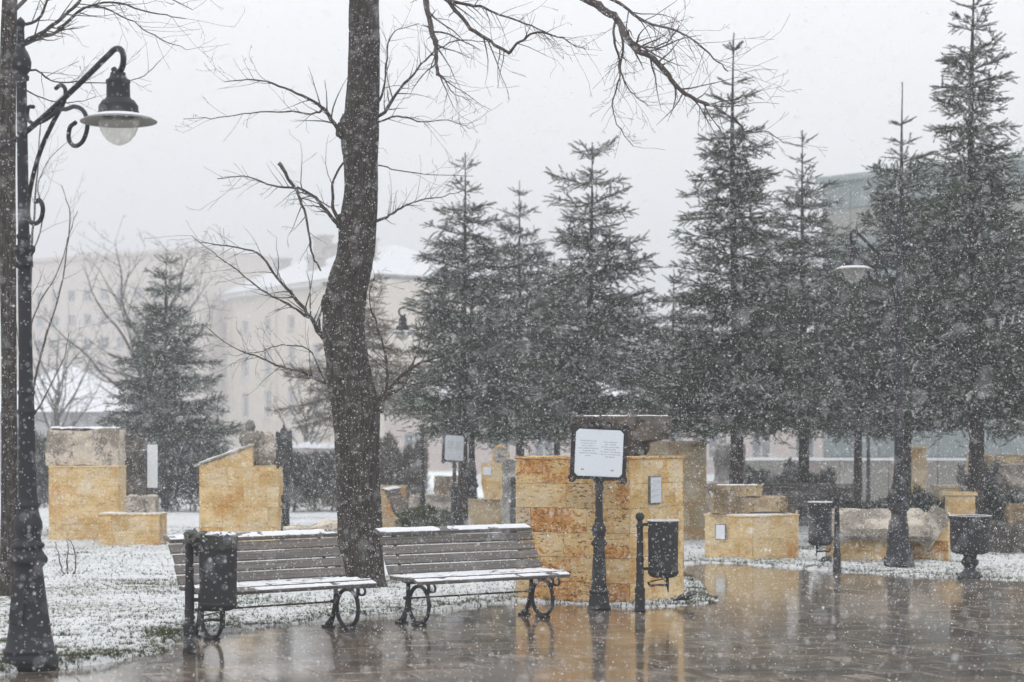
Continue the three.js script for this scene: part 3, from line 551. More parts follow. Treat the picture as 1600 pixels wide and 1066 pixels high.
{
  const d = 22.5, tree = thing('bare_tree', 'leafless tree with thick leaning dark trunk behind the two benches', 'tree', [0, 0, 0]);
  const spine = [[562, 925, 47], [562, 905, 40], [562, 860, 36], [561, 800, 34.5], [558, 720, 34.5], [557, 670, 37], [556, 640, 38], [548, 600, 36], [542, 560, 34], [537, 520, 33], [537, 485, 33], [543, 445, 31], [555, 400, 29.5], [559, 350, 29], [564, 300, 26], [563, 250, 27.5], [562, 215, 30], [565, 180, 28], [568, 120, 25], [569, 60, 24], [569, 0, 23.5], [571, -90, 23], [575, -180, 22], [578, -280, 20], [580, -420, 15]];
  const tb = new Tubes(), pts = curve(spine.map(([a, b]) => at(a, b, d)), 260), cr = new THREE.CatmullRomCurve3(spine.map(([a, b, r]) => V(a, b, r))).getPoints(260);
  tb.tube(pts, cr.map((q) => q.z * d / F), 88, (q, l, k) => {
    const y = pts[k].y, c = Math.cos(q), s = Math.sin(q);
    let e = 1 + 0.035 * noise(c * 4 + 9, l * 1.4, s * 4) + 0.03 * noise(c * 11, l * 3, s * 11 + 3) + 0.018 * noise(c * 24, l * 9, s * 24) - 0.06 * Math.pow(1 - Math.abs(noise(c * 7 + 0.4 * noise(c * 3, l * 3, s * 3), l * 1.7, s * 7)), 6) - 0.04 * Math.pow(1 - Math.abs(noise(c * 13, l * 3.1, s * 13)), 5);
    e += 0.10 * Math.exp(-y / 0.18) * (0.6 + 0.4 * Math.cos(q * 5 + 1));
    return e;
  });
  const bumps = [[528, 205, 0.075, 1], [526, 345, 0.06, 2], [508, 475, 0.09, 3], [509, 540, 0.07, 4], [597, 630, 0.085, 5], [533, 190, 0.06, 6]];   // burls where old limbs were cut
  part(tree, 'trunk', merged([tb.build(true), ...bumps.map(([a, b, r, k]) => { const p = at(a + (a < 560 ? 9 : -8), b, d); return moved(rock(r * 2, r * 2.6, r * 2, k, 0.02, 0.8, 8), p.x, p.y, p.z + 0.03); })]), M.bark);
  const px = d / F, L = (pts2, w0, w1, seed, z0, z1, o) => tracedLimb(tree, limbPath(pts2, d + z0, d + z1), w0 * px / 2, w1 * px / 2, seed, o);
  const fine = { len: 0.5, density: 0.8 };
  L([[545, 215], [522, 195], [505, 168], [480, 154], [440, 136], [395, 124], [350, 127]], 9, 1.2, 101, 0, -0.4, fine);
  L([[505, 170], [495, 177], [450, 175], [400, 176], [340, 184], [285, 186]], 4, 1, 102, -0.1, 0.4, { ...fine, len: 0.35 });
  L([[540, 360], [518, 342], [492, 308], [466, 294], [430, 290], [385, 276], [340, 280]], 8, 1.2, 103, 0, -0.5, fine);
  L([[532, 352], [520, 318], [522, 280], [540, 252], [560, 240]], 6, 2, 104, -0.1, -0.4, { ...fine, density: 0.3 });
  L([[437, 256], [447, 272], [462, 297], [472, 320], [482, 360], [487, 395], [500, 425]], 6.5, 2.5, 105, -0.3, -0.2, { ...fine, density: 0.25 });
  L([[520, 545], [503, 524], [484, 495], [462, 466], [432, 432], [402, 396], [362, 385], [312, 378]], 10, 1.2, 106, 0, -0.6, fine);
  L([[484, 497], [452, 476], [420, 460], [380, 430], [340, 400], [300, 368]], 5, 1, 107, -0.1, 0.3, fine);
  L([[530, 610], [506, 598], [470, 582], [430, 570], [400, 556], [368, 545], [320, 508]], 6, 1.1, 108, 0, 0.4, fine);
  L([[510, 600], [480, 545], [440, 540], [410, 548], [370, 556]], 3, 0.9, 109, 0, -0.3, { ...fine, len: 0.3 });
  L([[580, 645], [606, 615], [632, 583], [662, 565], [700, 552], [760, 520]], 10, 1.2, 110, -0.1, -0.7, fine);
  L([[598, 625], [606, 590], [600, 545], [588, 505], [576, 470], [585, 430]], 6, 1.2, 111, -0.2, -0.5, fine);
  L([[600, 625], [632, 600], [648, 560], [660, 510], [672, 470]], 4, 1, 112, -0.2, 0.5, fine);
  L([[575, 190], [598, 178], [622, 145], [652, 108], [682, 78], [722, 62], [760, 66]], 7, 1.1, 113, 0, -0.5, fine);
  L([[580, 175], [597, 150], [604, 105], [608, 66], [622, 46], [655, 38]], 5, 1, 114, 0, 0.4, fine);
  L([[580, 195], [620, 182], [660, 190], [700, 189], [735, 200]], 4, 0.9, 115, 0, -0.3, fine);
  L([[575, 352], [604, 340], [624, 326], [650, 315], [690, 307], [720, 300]], 5.5, 1, 116, 0, 0.3, fine);
  L([[575, 255], [615, 264], [670, 272], [740, 276]], 3, 0.8, 117, 0, -0.3, { ...fine, density: 0.3 });
  // limbs that come over from the crown above
  const big = { len: 0.62, density: 0.9, rise: -0.03, chance: 0.42 };
  L([[578, -255], [605, -190], [640, -110], [662, -40], [668, 20], [676, 55], [682, 80], [683, 116]], 15, 4.5, 121, 0, -2.2, { ...big, from: 0.55 });
  L([[660, -45], [682, -20], [702, 5], [732, 40], [762, 63], [794, 82]], 7.5, 4, 122, -1.7, -2.4, { ...big, density: 0.4 });
  L([[794, 82], [812, 67], [838, 50], [868, 55], [898, 70], [915, 78]], 5, 1.2, 123, -2.4, -2.6, { ...big, len: 0.4 });
  L([[700, 3], [742, 8], [782, 24], [830, 40], [862, 56]], 5.5, 1.2, 124, -2.0, -2.0, { ...big, len: 0.4 });
  L([[683, 114], [692, 120], [705, 142], [732, 157]], 3, 0.9, 125, -2.2, -2.2, { ...big, len: 0.3 });
  L([[579, -300], [660, -240], [760, -130], [860, -30], [925, 2], [945, 16], [962, 28], [980, 58], [992, 76], [1012, 86], [1038, 108], [1062, 140], [1088, 156], [1112, 166], [1132, 176]], 18, 3.5, 126, 0, -3.2, { ...big, from: 0.5 });
  L([[1130, 175], [1150, 188], [1168, 206], [1195, 205], [1225, 222]], 4, 1, 127, -3.2, -3.3, { ...big, len: 0.4 });
  L([[860, -70], [920, -20], [968, 4], [988, 22], [1012, 36], [1048, 46], [1082, 62], [1112, 88], [1138, 112]], 6, 1.6, 128, -2.0, -3.4, { ...big, from: 0.3 });
  L([[962, 26], [958, 58], [968, 98], [967, 128], [957, 162], [962, 190], [988, 228]], 4.5, 1, 129, -2.6, -2.4, { ...big, len: 0.35 });
  L([[966, 30], [972, 72], [969, 112], [986, 142], [1012, 166]], 5, 1, 130, -2.6, -2.9, { ...big, len: 0.4 });
  L([[984, 70], [1020, 74], [1045, 62], [1062, 40]], 3.5, 1, 131, -2.7, -2.7, { ...big, len: 0.4 });
}
{
  // slim tree behind the near lamp
  const d = 20.6, tree = thing('bare_tree', 'slim leafless tree standing right behind the ornate lamp post', 'tree', [0, 0, 0]), tb = new Tubes();
  tb.tube(curve([[12, 945], [13, 900], [14, 800], [14, 600], [12, 400], [11, 200], [13, 60], [18, -80], [22, -300]].map(([a, b]) => at(a, b, d)), 60), curve([[18, 0], [14, 0], [12.5, 0], [12, 0], [12.5, 0], [13, 0], [12.5, 0], [11, 0], [7, 0]].map(([a]) => V(a, 0, 0)), 60).map((q) => q.x * d / F), 20, (q, l) => 1 + 0.06 * noise(Math.cos(q) * 5, l * 2, Math.sin(q) * 5)); part(tree, 'trunk', tb.build(true), M.bark);
  const px = d / F, L = (p, a, b, s, z, o) => tracedLimb(tree, limbPath(p, d, d + z), a * px / 2, b * px / 2, s, { len: 0.5, density: 0.6, ...o });
  L([[15, 90], [45, 62], [75, 45], [105, 22], [125, 0], [150, -20]], 9, 3, 201, -0.4); L([[18, 78], [60, 60], [90, 48], [130, 12], [180, 5], [240, 20], [290, 30]], 8, 1.2, 202, -0.5);
  L([[90, 45], [140, 8], [200, 30], [240, 55], [292, 78]], 4, 1, 203, -0.6); L([[15, 120], [60, 110], [75, 125], [110, 128], [160, 130], [220, 120], [250, 95]], 4, 1, 204, 0.4);
  L([[16, 40], [60, 30], [80, -10], [110, -40]], 6, 2, 205, 0.4); L([[16, 130], [70, 155], [120, 160], [150, 150]], 3, 0.8, 206, 0.5, { len: 0.4 }); L([[16, 20], [50, -10], [120, -60], [220, -20], [300, 14]], 8, 1, 207, 0.2);
}
{
  // young many-stemmed tree
  const d = 29, tree = thing('sapling', 'thin many stemmed sapling with upright twigs beyond the lamp post', 'tree', [0, 0, 0]), px = d / F, L = (p, a, b, s, z, o) => tracedLimb(tree, limbPath(p, d, d + z), a * px / 2, b * px / 2, s, { len: 0.6, density: 0.35, rise: 0.2, ...o });
  L([[36, 862], [38, 740], [42, 560], [50, 380], [58, 260], [64, 190]], 9, 1.2, 301, 0.2, { from: 0.4 }); L([[40, 720], [50, 620], [70, 530], [90, 470], [104, 390], [108, 330], [96, 290]], 5, 1.1, 302, -0.4, { from: 0.2 });
  L([[40, 660], [58, 640], [80, 600], [100, 560], [108, 520]], 4, 1, 303, 0.3); L([[44, 520], [62, 470], [88, 430], [110, 360], [120, 330]], 3, 1, 304, 0.5); L([[46, 600], [30, 540], [20, 460], [16, 380]], 3, 1, 305, 0.1);
  L([[50, 400], [66, 340], [60, 290], [76, 250], [112, 215]], 2.6, 0.8, 306, -0.2);
}
{
  const d = gd(905), s = thing('twig_shrub', 'small bare shrub of few twigs on the snowy lawn', 'shrub', [0, 0, 0]), px = d / F;
  for (const [k, p] of [[[107, 907], [97, 890], [92, 868], [86, 848]], [[108, 907], [104, 885], [107, 862], [104, 846]], [[112, 907], [116, 890], [118, 868], [113, 850], [106, 842]], [[110, 907], [125, 898], [136, 890]]].entries()) tracedLimb(s, limbPath(p, d, d + 0.1 * (k - 1)), 1.6 * px, 0.5 * px, 320 + k, { len: 0.10, density: 0.45, step: 0.05, min: 0.0014}).name = 'stem';
}
function farBareTree(px, d, h, seed, label, group, spread = 1) {
  const tree = thing('bare_tree', label, 'tree', [X(px, d), slope(-d), -d], 0, group), tb = new Tubes(), r = rng(seed);
  tb.tube(curve([V(0, 0, 0), V(0.05, h * 0.2, 0), V(-0.05, h * 0.42, 0.1), V(0.05, h * 0.62, 0)], 10), [0.2, 0.18, 0.17, 0.16, 0.15, 0.15, 0.14, 0.13, 0.12, 0.1, 0.08].map((q) => q * h / 9), 8); part(tree, 'trunk', tb.build(), M.twig);
  for (let k = 0; k < 11; k++) { const a = k * 2.4 + r(), y = h * (0.28 + 0.03 * k), t2 = new Tubes(); grow(t2, V(0, y, 0), V(Math.cos(a) * 0.8 * spread, 0.75 + 0.08 * k, Math.sin(a) * 0.8 * spread), h * (0.5 - 0.012 * k), 0.06 * h / 9, 3, r, { step: 0.5, rise: 0.10, wander: 0.4, min: 0.006, kids: 2, chance: 0.42 }); part(tree, 'limb', t2.build(), M.twig); }
}
farBareTree(226, 72, 11.0, 401, 'wide bare tree rising behind the lone fir on the lawn');
farBareTree(90, 84, 8.2, 402, 'bare tree in front of the pavilion with snow covered roof');
farBareTree(480, 80, 6.2, 403, 'small bare tree beyond the garden wall with thick snow');
farBareTree(1640, 58, 12.5, 404, 'bare tree reaching in past the tallest fir');

// ---------------------------------------------------------------- firs
const sprig = (() => {   // a needled shoot along +x
  const r = rng(8), P = [], tri = (a, b, c) => P.push(a, b, c), L = 0.16;
  for (let k = 0; k < 40; k++) {
    const x = L * (k + 0.5) / 40, side = k % 2 ? 1 : -1, el = (r() - 0.25) * 2.0, l = (0.020 + 0.014 * r()) * (1 - 0.35 * x / L), f = 0.55 + 0.25 * r();
    const dir = V(f, Math.sin(el), side * Math.cos(el)).normalize(), w = 0.0050, b = V(x, 0, 0);
    tri(b.clone().add(V(-w, 0, 0)), b.clone().add(V(w, 0, 0)), b.clone().addScaledVector(dir, l + 0.008));
  }
  for (const s of [0, 2.1, 4.2]) tri(V(0, Math.cos(s) * 0.003, Math.sin(s) * 0.003), V(0, Math.cos(s + 2.1) * 0.003, Math.sin(s + 2.1) * 0.003), V(L, 0, 0));
  const g = new THREE.BufferGeometry().setFromPoints(P); g.computeVertexNormals(); return g;
})();
const SHOOTS = [];
function shootsToMesh(tree, list, name, mat, colour) {
  const im = new THREE.InstancedMesh(sprig, mat, list.length); list.forEach((q, i) => { im.setMatrixAt(i, q.m); if (colour) im.setColorAt(i, q.c); });
  im.name = name; im.userData.kind = 'stuff'; tree.add(im); return im;
}
function fir(px, d, label, profile, seed, o = {}) {
  const tree = thing('fir_tree', label, 'tree', [X(px, d), slope(-d), -d], 0), r = rng(seed), y0 = slope(-d), k = d / F, top = Y(profile[0][0], d) - y0, tb = new Tubes();
  const prof = (y) => { const py = HOR - (y + y0 - EYE) / k; if (py <= profile[0][0]) return profile[0][1] * k; for (let i = 1; i < profile.length; i++) if (py <= profile[i][0]) { const [a, b] = profile[i - 1], [c, e] = profile[i]; return lerp(b, e, (py - a) / (c - a)) * k; } return profile.at(-1)[1] * k; };
  const base = o.base ?? 1.95, n = 14, rb = o.trunk ?? 0.012 * top + 0.03, lean = (r() - 0.5) * 0.1;
  const ax = (y) => V(lean * Math.sin(y * 0.7), y, 0);
  tb.tube(Array.from({ length: n + 1 }, (_, i) => ax(top * i / n)), Array.from({ length: n + 1 }, (_, i) => Math.max(0.006, rb * Math.pow(1 - i / n, 0.85))), 10);
  const shoots = [], snowy = [], q = new THREE.Quaternion(), mx = new THREE.Matrix4(), up = V(0, 1, 0), ex = V(1, 0, 0), colr = o.colour ?? [0.044, 0.064, 0.034];
  let frost = 0.03;
  const put = (p, dir, s) => {
    const z = V(0, 0, 0).crossVectors(dir, up); if (z.lengthSq() < 1e-4) z.set(0, 0, 1); z.normalize(); const y = V(0, 0, 0).crossVectors(z, dir);
    mx.makeBasis(dir, y, z); q.setFromRotationMatrix(mx); q.multiply(new THREE.Quaternion().setFromAxisAngle(ex, (r() - 0.5) * 0.7));
    const m = new THREE.Matrix4().compose(p, q, V(s, s * 1.15, s * 1.2)), t = 0.65 + 0.7 * r(), c = rgb(colr[0] * t, colr[1] * t, colr[2] * t);
    shoots.push({ m, c });
    if (r() < frost) snowy.push({ m: new THREE.Matrix4().compose(p.clone().add(V(0, 0.012, 0)), q, V(s, s * 0.8, s * 1.0)) });
  };
  const bough = (y, a, len, rise) => {
    if (len < 0.04) return;
    frost = r() < (o.snow ?? 0.08) * 3.2 ? 0.55 : 0.10;
    const m = Math.max(2, Math.ceil(len / 0.16)), pts = [], o3 = V(Math.cos(a), 0, Math.sin(a)), side = V(-Math.sin(a), 0, Math.cos(a)), p = ax(y), sag = (o.sag ?? 0.30) * (0.3 + 1.2 * r());
    for (let i = 0; i <= m; i++) { const t = i / m; pts.push(p.clone().addScaledVector(o3, len * t).addScaledVector(up, len * (rise * t - sag * t * t + 0.22 * sag * 3 * t * t * t)).addScaledVector(side, len * 0.06 * noise(t * 2, y, a * 3))); }
    tb.tube(pts, pts.map((_, i) => Math.max(0.003, (0.006 + 0.011 * len) * (1 - i / m * 0.85))), 4);
    for (let i = 1; i <= m; i++) {
      const t = i / m, dir = V(0, 0, 0).subVectors(pts[i], pts[i - 1]).normalize(), step = len / m;
      const reps = Math.max(1, Math.round(step / 0.10));
      for (let e = 0; e < reps; e++) {
        const pp = pts[i - 1].clone().lerp(pts[i], (e + r()) / reps), tt = (i - 1 + (e + 0.5) / reps) / m;
        if (tt < 0.12 && len > 0.7) continue;
        put(pp, dir.clone().add(V(r() - 0.5, r() - 0.4, r() - 0.5).multiplyScalar(0.3)).normalize(), 0.8 + 0.35 * r());
        for (let e2 = 0; e2 < (len < 0.3 ? 0 : tt > 0.25 ? 2 : 1); e2++) { const dv = dir.clone().multiplyScalar(0.5).add(V((r() - 0.5) * 1.6, (r() - 0.62) * 1.3, (r() - 0.5) * 1.6)).normalize(); put(pp.clone().addScaledVector(dv, 0.03 + 0.05 * r()), dv, 0.75 + 0.4 * r()); }
        for (const sd of [-1, 1]) {
          const sl = Math.min(0.75, (1 - tt) * len * 0.55 + 0.12 * Math.min(1, len / 0.6)) * (0.6 + 0.6 * r()), sdir = dir.clone().multiplyScalar(0.72).addScaledVector(side, sd * 0.7).add(V(0, (r() - 0.55) * 0.9, 0)).normalize();
          if (r() < (len < 0.3 ? 0.65 : o.thin ?? 0.06)) continue;
          for (let w = 0; w < sl; w += 0.105) { put(pp.clone().addScaledVector(sdir, w).add(V(0, -0.35 * w * w, 0)), sdir.clone().add(V((r() - 0.5) * 0.9, (r() - 0.45) * 1.0, (r() - 0.5) * 0.9)).normalize(), 0.8 + 0.4 * r()); }
        }
      }
    }
    put(pts[m], V(0, 0, 0).subVectors(pts[m], pts[m - 1]).normalize(), 1);
  };
  for (let y = top - 0.02; y > top - 0.3; y -= 0.12) put(ax(y - 0.12), V((r() - 0.5) * 0.3, 1, (r() - 0.5) * 0.3).normalize(), 0.8);
  let a0 = r() * 6;
  for (let y = top - 0.32; y > base; ) {
    const t = (top - y) / (top - base), w = prof(y) * lerp(0.80, 1.0, t), cnt = Math.round(4 + 3 * t), rise = lerp(0.62, 0.12, sstep(t, 0, 0.35)) * (o.rise ?? 1);
    a0 += 0.9 + r();
    for (let j = 0; j < cnt; j++) bough(y + (r() - 0.5) * lerp(0.06, 0.26, t), a0 + j / cnt * 6.283 + (r() - 0.5) * 0.6, w * (0.56 + 0.62 * r()), rise + (r() - 0.5) * 0.4);
    if (t > 0.36) for (let j = 0; j < 1.5 + 2 * t; j++) bough(y - 0.3 * r(), r() * 6.283, w * (0.3 + 0.6 * r()), rise + (r() - 0.3) * 0.5);
    y -= (o.gap ?? 0.29) * (0.75 + 0.4 * r()) * lerp(1.7, 0.85, sstep(t, 0, 0.3));
  }
  part(tree, 'trunk', tb.build(), M.firTrunk);
  shootsToMesh(tree, shoots, 'crown', M.needle, true);
  if (snowy.length) shootsToMesh(tree, snowy, 'snow_dusting', M.frost, false);
  SHOOTS.push(shoots.length);
  return tree;
}
fir(725, 38, 'slender fir with open top behind the lamp with the long arm', [[238, 3], [268, 22], [300, 36], [330, 46], [355, 72], [400, 80], [440, 88], [520, 96], [600, 120], [690, 112]], 501);
fir(812, 44, 'narrow fir with thin spire between two broader firs', [[282, 2], [318, 16], [345, 42], [400, 62], [480, 88], [600, 110], [690, 110]], 502, { snow: 0.1 });
fir(922, 36, 'fir with sparse upswept top boughs above the text board', [[222, 3], [238, 30], [252, 50], [290, 68], [330, 78], [385, 70], [410, 95], [440, 112], [520, 112], [600, 122], [690, 112]], 503, { rise: 1.1, thin: 0.12 });
fir(1148, 32, 'tall dense dark fir right of the sign, overhanging branch at its tip', [[50, 3], [120, 26], [170, 36], [205, 48], [235, 72], [300, 78], [400, 96], [440, 116], [520, 142], [620, 152], [690, 142]], 504, { snow: 0.05 });
fir(1255, 38, 'bushy fir whose small cross shaped leader stands clear', [[203, 2], [222, 28], [265, 16], [275, 32], [295, 48], [330, 72], [400, 95], [500, 122], [690, 132]], 505);
fir(1412, 35, 'fir with a long bare leader like a pole, behind the far lamp', [[128, 1], [186, 2], [202, 22], [240, 32], [272, 56], [320, 76], [400, 88], [500, 112], [690, 132]], 506);
fir(1522, 31, 'tallest fir, its tip out of sight above, by the glass building', [[-60, 4], [0, 20], [30, 44], [100, 60], [200, 66], [240, 92], [330, 112], [450, 132], [690, 150]], 507);
fir(1052, 42, 'short broad fir filling the gap beside the tall dense fir', [[420, 4], [470, 40], [550, 80], [690, 95]], 508);
fir(868, 47, 'low fir in the back row behind the sparse topped fir', [[400, 4], [460, 40], [550, 80], [690, 95]], 509, { snow: 0.1 });
fir(1340, 43, 'frosted fir in the back row behind the far lamp', [[345, 4], [400, 45], [520, 90], [690, 110]], 510, { snow: 0.12 });
fir(1622, 40, 'fir in the back row next to the tallest fir', [[330, 4], [400, 40], [520, 85], [690, 105]], 511, { snow: 0.08 });
fir(258, 49, 'lone fir fading in the snowfall on the lawn', [[395, 14], [430, 36], [480, 52], [540, 78], [600, 84], [645, 118], [690, 118]], 512, { base: 1.3, snow: 0.08 });
fir(566, 50, 'sparse brownish conifer hidden behind the bare trunk', [[385, 4], [430, 62], [480, 66], [540, 90], [600, 135], [645, 145]], 513, { colour: [0.15, 0.115, 0.065], thin: 0.4, snow: 0.05, gap: 0.42, base: 2.5, rise: 0.4 });

// hedges and shrubs: massed shoots
function hedge(label, px0, px1, d, h, depth, seed, n, colour, frost = 0.12, ragged = 0.12) {
  const o = thing('hedge', label, 'hedge', [X((px0 + px1) / 2, d), slope(-d), -d], 0), w = X(px1, d) - X(px0, d), r = rng(seed), L = [], S = [], q = new THREE.Quaternion(), tb = new Tubes();
  for (let k = 0; k < n; k++) {
    const x = (r() - 0.5) * w, z = (r() - 0.5) * depth, hh = h * (0.86 + ragged * noise(x * 2.2, seed, z * 2.2) + ragged * noise(x * 6, seed, z)), y = hh * Math.sqrt(r()), dir = V((r() - 0.5) * 1.4 + x / w * 0.6, 0.5 + r() * 0.6, (r() - 0.5) * 1.4 + 0.3).normalize();
    q.setFromUnitVectors(V(1, 0, 0), dir); const s = 0.7 + 0.5 * r(), t = 0.6 + 0.8 * r();
    L.push({ m: new THREE.Matrix4().compose(V(x, y, z), q, V(s, s * 1.3, s * 1.3)), c: rgb(colour[0] * t, colour[1] * t, colour[2] * t) });
    if (y > hh * 0.6 && r() < frost) S.push({ m: new THREE.Matrix4().compose(V(x, y + 0.015, z), q, V(s, s * 0.9, s)) });
  }
  for (let k = 0; k < 9; k++) { const x = (r() - 0.5) * w, z = (r() - 0.5) * depth * 0.6; tb.tube([V(x, -0.05, z), V(x + 0.05, h * 0.35, z), V(x + (r() - 0.5) * 0.3, h * 0.75, z)], [0.02, 0.015, 0.006], 4); }
  part(o, 'stems', tb.build(), M.twig); shootsToMesh(o, L, 'foliage', M.needle, true); if (S.length) shootsToMesh(o, S, 'snow_dusting', M.frost, false);
}
hedge('dark clipped hedge behind the lone fir', 176, 330, 46, 1.75, 1.2, 601, 6000, [0.05, 0.054, 0.048], 0.2);
hedge('greyish hedge behind the yellow sloping block', 425, 545, 46, 1.55, 1.3, 602, 5000, [0.085, 0.085, 0.07], 0.3);
hedge('dusty hedge behind the grey capstone', 20, 90, 52, 2.4, 1.2, 603, 4000, [0.075, 0.075, 0.066], 0.2);
hedge('brownish overgrown bank beside the bare trunk', 588, 665, 54, 2.3, 1.4, 604, 5200, [0.11, 0.09, 0.06], 0.15);
hedge('low dark juniper behind the tilted lid stone', 1296, 1452, 32, 0.80, 0.9, 605, 3800, [0.035, 0.050, 0.034], 0.06, 0.2);
hedge('low dark juniper along the ruined wall', 1440, 1590, 32.6, 0.86, 0.8, 606, 3400, [0.038, 0.050, 0.036], 0.06, 0.2);
hedge('dark hedge between the fir trunks behind the mossy slabs', 1165, 1300, 47, 1.0, 0.9, 608, 3600, [0.05, 0.055, 0.042], 0.12, 0.2);
hedge('dark hedge filling the gap beyond the ruined wall', 1505, 1625, 44, 1.3, 0.9, 609, 3600, [0.05, 0.055, 0.042], 0.12, 0.2);
hedge('small green tufted shrub behind the bench nearest the sign', 628, 700, 33, 0.42, 0.6, 607, 1300, [0.07, 0.075, 0.03], 0.1, 0.2);

// ---------------------------------------------------------------- street lamps
function streetLamp(label, [x, z], turn, group) {
  const o = thing('street_lamp', label, 'street lamp', [x, 0, z], turn, group);
  part(o, 'base', lathe([[0, 0.0], [0, 0.205], [0.095, 0.205], [0.105, 0.192], [0.125, 0.192], [0.135, 0.20], [0.15, 0.20], [0.165, 0.178], [0.3, 0.155], [0.5, 0.13], [0.72, 0.106], [0.76, 0.102], [0.78, 0.118], [0.80, 0.138], [0.83, 0.14], [0.85, 0.128], [0.875, 0.11], [0.90, 0.098]], 40), M.ironDusty);
  part(o, 'access_door', moved(chamferBox(0.12, 0.3, 0.012, 0.003), 0.06, 0.5, 0.128, -0.12, 0.42, 0), M.ironDusty);
  part(o, 'lower_column', lathe([[0.90, 0.098], [0.915, 0.118], [0.935, 0.12], [0.95, 0.10], [0.98, 0.092], [1.02, 0.098], [1.06, 0.108], [1.10, 0.104], [1.15, 0.088], [1.20, 0.078], [1.215, 0.088], [1.235, 0.09], [1.25, 0.076], [1.3, 0.07], [1.6, 0.063], [1.9, 0.058], [1.915, 0.07], [1.935, 0.072], [1.95, 0.06], [2.05, 0.058], [2.065, 0.066], [2.08, 0.066], [2.095, 0.054], [2.5, 0.05], [3.0, 0.048]], 32), M.ironDusty);
  part(o, 'collar', lathe([[3.0, 0.048], [3.01, 0.066], [3.05, 0.066], [3.06, 0.055], [3.10, 0.06], [3.13, 0.082], [3.165, 0.084], [3.175, 0.05]], 32), M.ironDusty);
  part(o, 'shaft', lathe([[3.175, 0.046], [3.22, 0.046], [3.23, 0.055], [3.25, 0.055], [3.26, 0.042], [4.40, 0.038]], 24), M.ironDusty);
  part(o, 'finial', lathe([[4.40, 0.038], [4.41, 0.056], [4.44, 0.058], [4.45, 0.044], [4.49, 0.07], [4.54, 0.076], [4.58, 0.066], [4.62, 0.05], [4.64, 0.036], [4.66, 0.03], [4.8, 0.026], [4.82, 0.034], [4.84, 0.036], [4.86, 0.026], [4.885, 0.0]], 24), M.ironDusty);
  const tb = (pts, r, n, cl) => new Tubes().tube(curve(pts.map(([a, b]) => V(a, b, 0)), n), r, 10).build();
  part(o, 'arm', tb([[-0.55, 3.90], [-0.30, 3.945], [0, 4.0], [0.5, 4.14], [1.0, 4.30], [1.28, 4.395], [1.37, 4.42], [1.44, 4.405], [1.475, 4.36], [1.465, 4.29], [1.425, 4.255], [1.375, 4.255], [1.345, 4.285]], 0.021, 70), M.ironDusty);
  part(o, 'scroll', tb([[0.18, 4.185], [0.10, 4.19], [0.085, 4.12], [0.16, 4.065], [0.32, 4.06], [0.52, 4.10], [0.64, 4.16], [0.66, 4.24], [0.60, 4.285], [0.52, 4.27]], 0.015, 50), M.ironDusty);
  part(o, 'scroll', tb([[0.52, 4.13], [0.66, 4.10], [0.80, 4.10], [0.93, 4.04], [0.97, 3.94], [0.90, 3.84], [0.78, 3.82], [0.70, 3.88], [0.72, 3.96], [0.80, 3.985]], 0.016, 60), M.ironDusty);
  part(o, 'brace', tb([[0.62, 4.14], [0.46, 4.02], [0.28, 3.85], [0.14, 3.64], [0.075, 3.46], [0.085, 3.36], [0.17, 3.32], [0.27, 3.345], [0.30, 3.43], [0.25, 3.485], [0.20, 3.48]], 0.017, 60), M.ironDusty);
  const hd = part(o, 'lamp_head', moved(lathe([[4.245, 0.0], [4.25, 0.052], [4.232, 0.054], [4.205, 0.066], [4.20, 0.082], [4.185, 0.086], [4.175, 0.080], [4.08, 0.082], [4.065, 0.094], [4.055, 0.112], [4.045, 0.118], [4.03, 0.128], [4.022, 0.135], [3.965, 0.140], [3.958, 0.152], [3.945, 0.158]], 40), 1.40, 0, 0), M.ironDusty);
  part(hd, 'shade', moved(lathe([[3.954, 0.13], [3.949, 0.16], [3.934, 0.205], [3.919, 0.25], [3.913, 0.264], [3.909, 0.264], [3.914, 0.248], [3.929, 0.2], [3.941, 0.155], [3.941, 0.11]], 48), 1.40, 0, 0), M.hood);
  part(hd, 'snow', moved(lathe([[3.957, 0.150], [3.957, 0.166], [3.946, 0.195], [3.934, 0.225], [3.928, 0.238], [3.9255, 0.236], [3.9365, 0.205], [3.949, 0.166]], 40), 1.40, 0, 0), M.snow);
  part(hd, 'globe', moved(lathe([[3.952, 0.125], [3.93, 0.137], [3.90, 0.138], [3.86, 0.13], [3.82, 0.112], [3.785, 0.085], [3.765, 0.06], [3.753, 0.035], [3.746, 0.012], [3.744, 0.0]], 40), 1.40, 0, 0), M.globe);
  return o;
}
const nearLamp = streetLamp('ornate black lamp with white globe standing alone at the lawn corner', groundAt(47, 1046), -0.84, 'black street lamps');
nearLamp.rotation.order = 'ZYX'; nearLamp.rotation.z = 0.015;
copyOf(nearLamp, 'black street lamp beside the tilted lid stone, snow on its hood', [X(1405, 25.8), 0, -25.8], Math.PI + 0.0 - (-0.95)).rotation.z = 0;
copyOf(nearLamp, 'black street lamp with its arm out over the stele, before the firs', [X(737, 39), 0, -39], Math.PI + 0.1).rotation.z = 0;

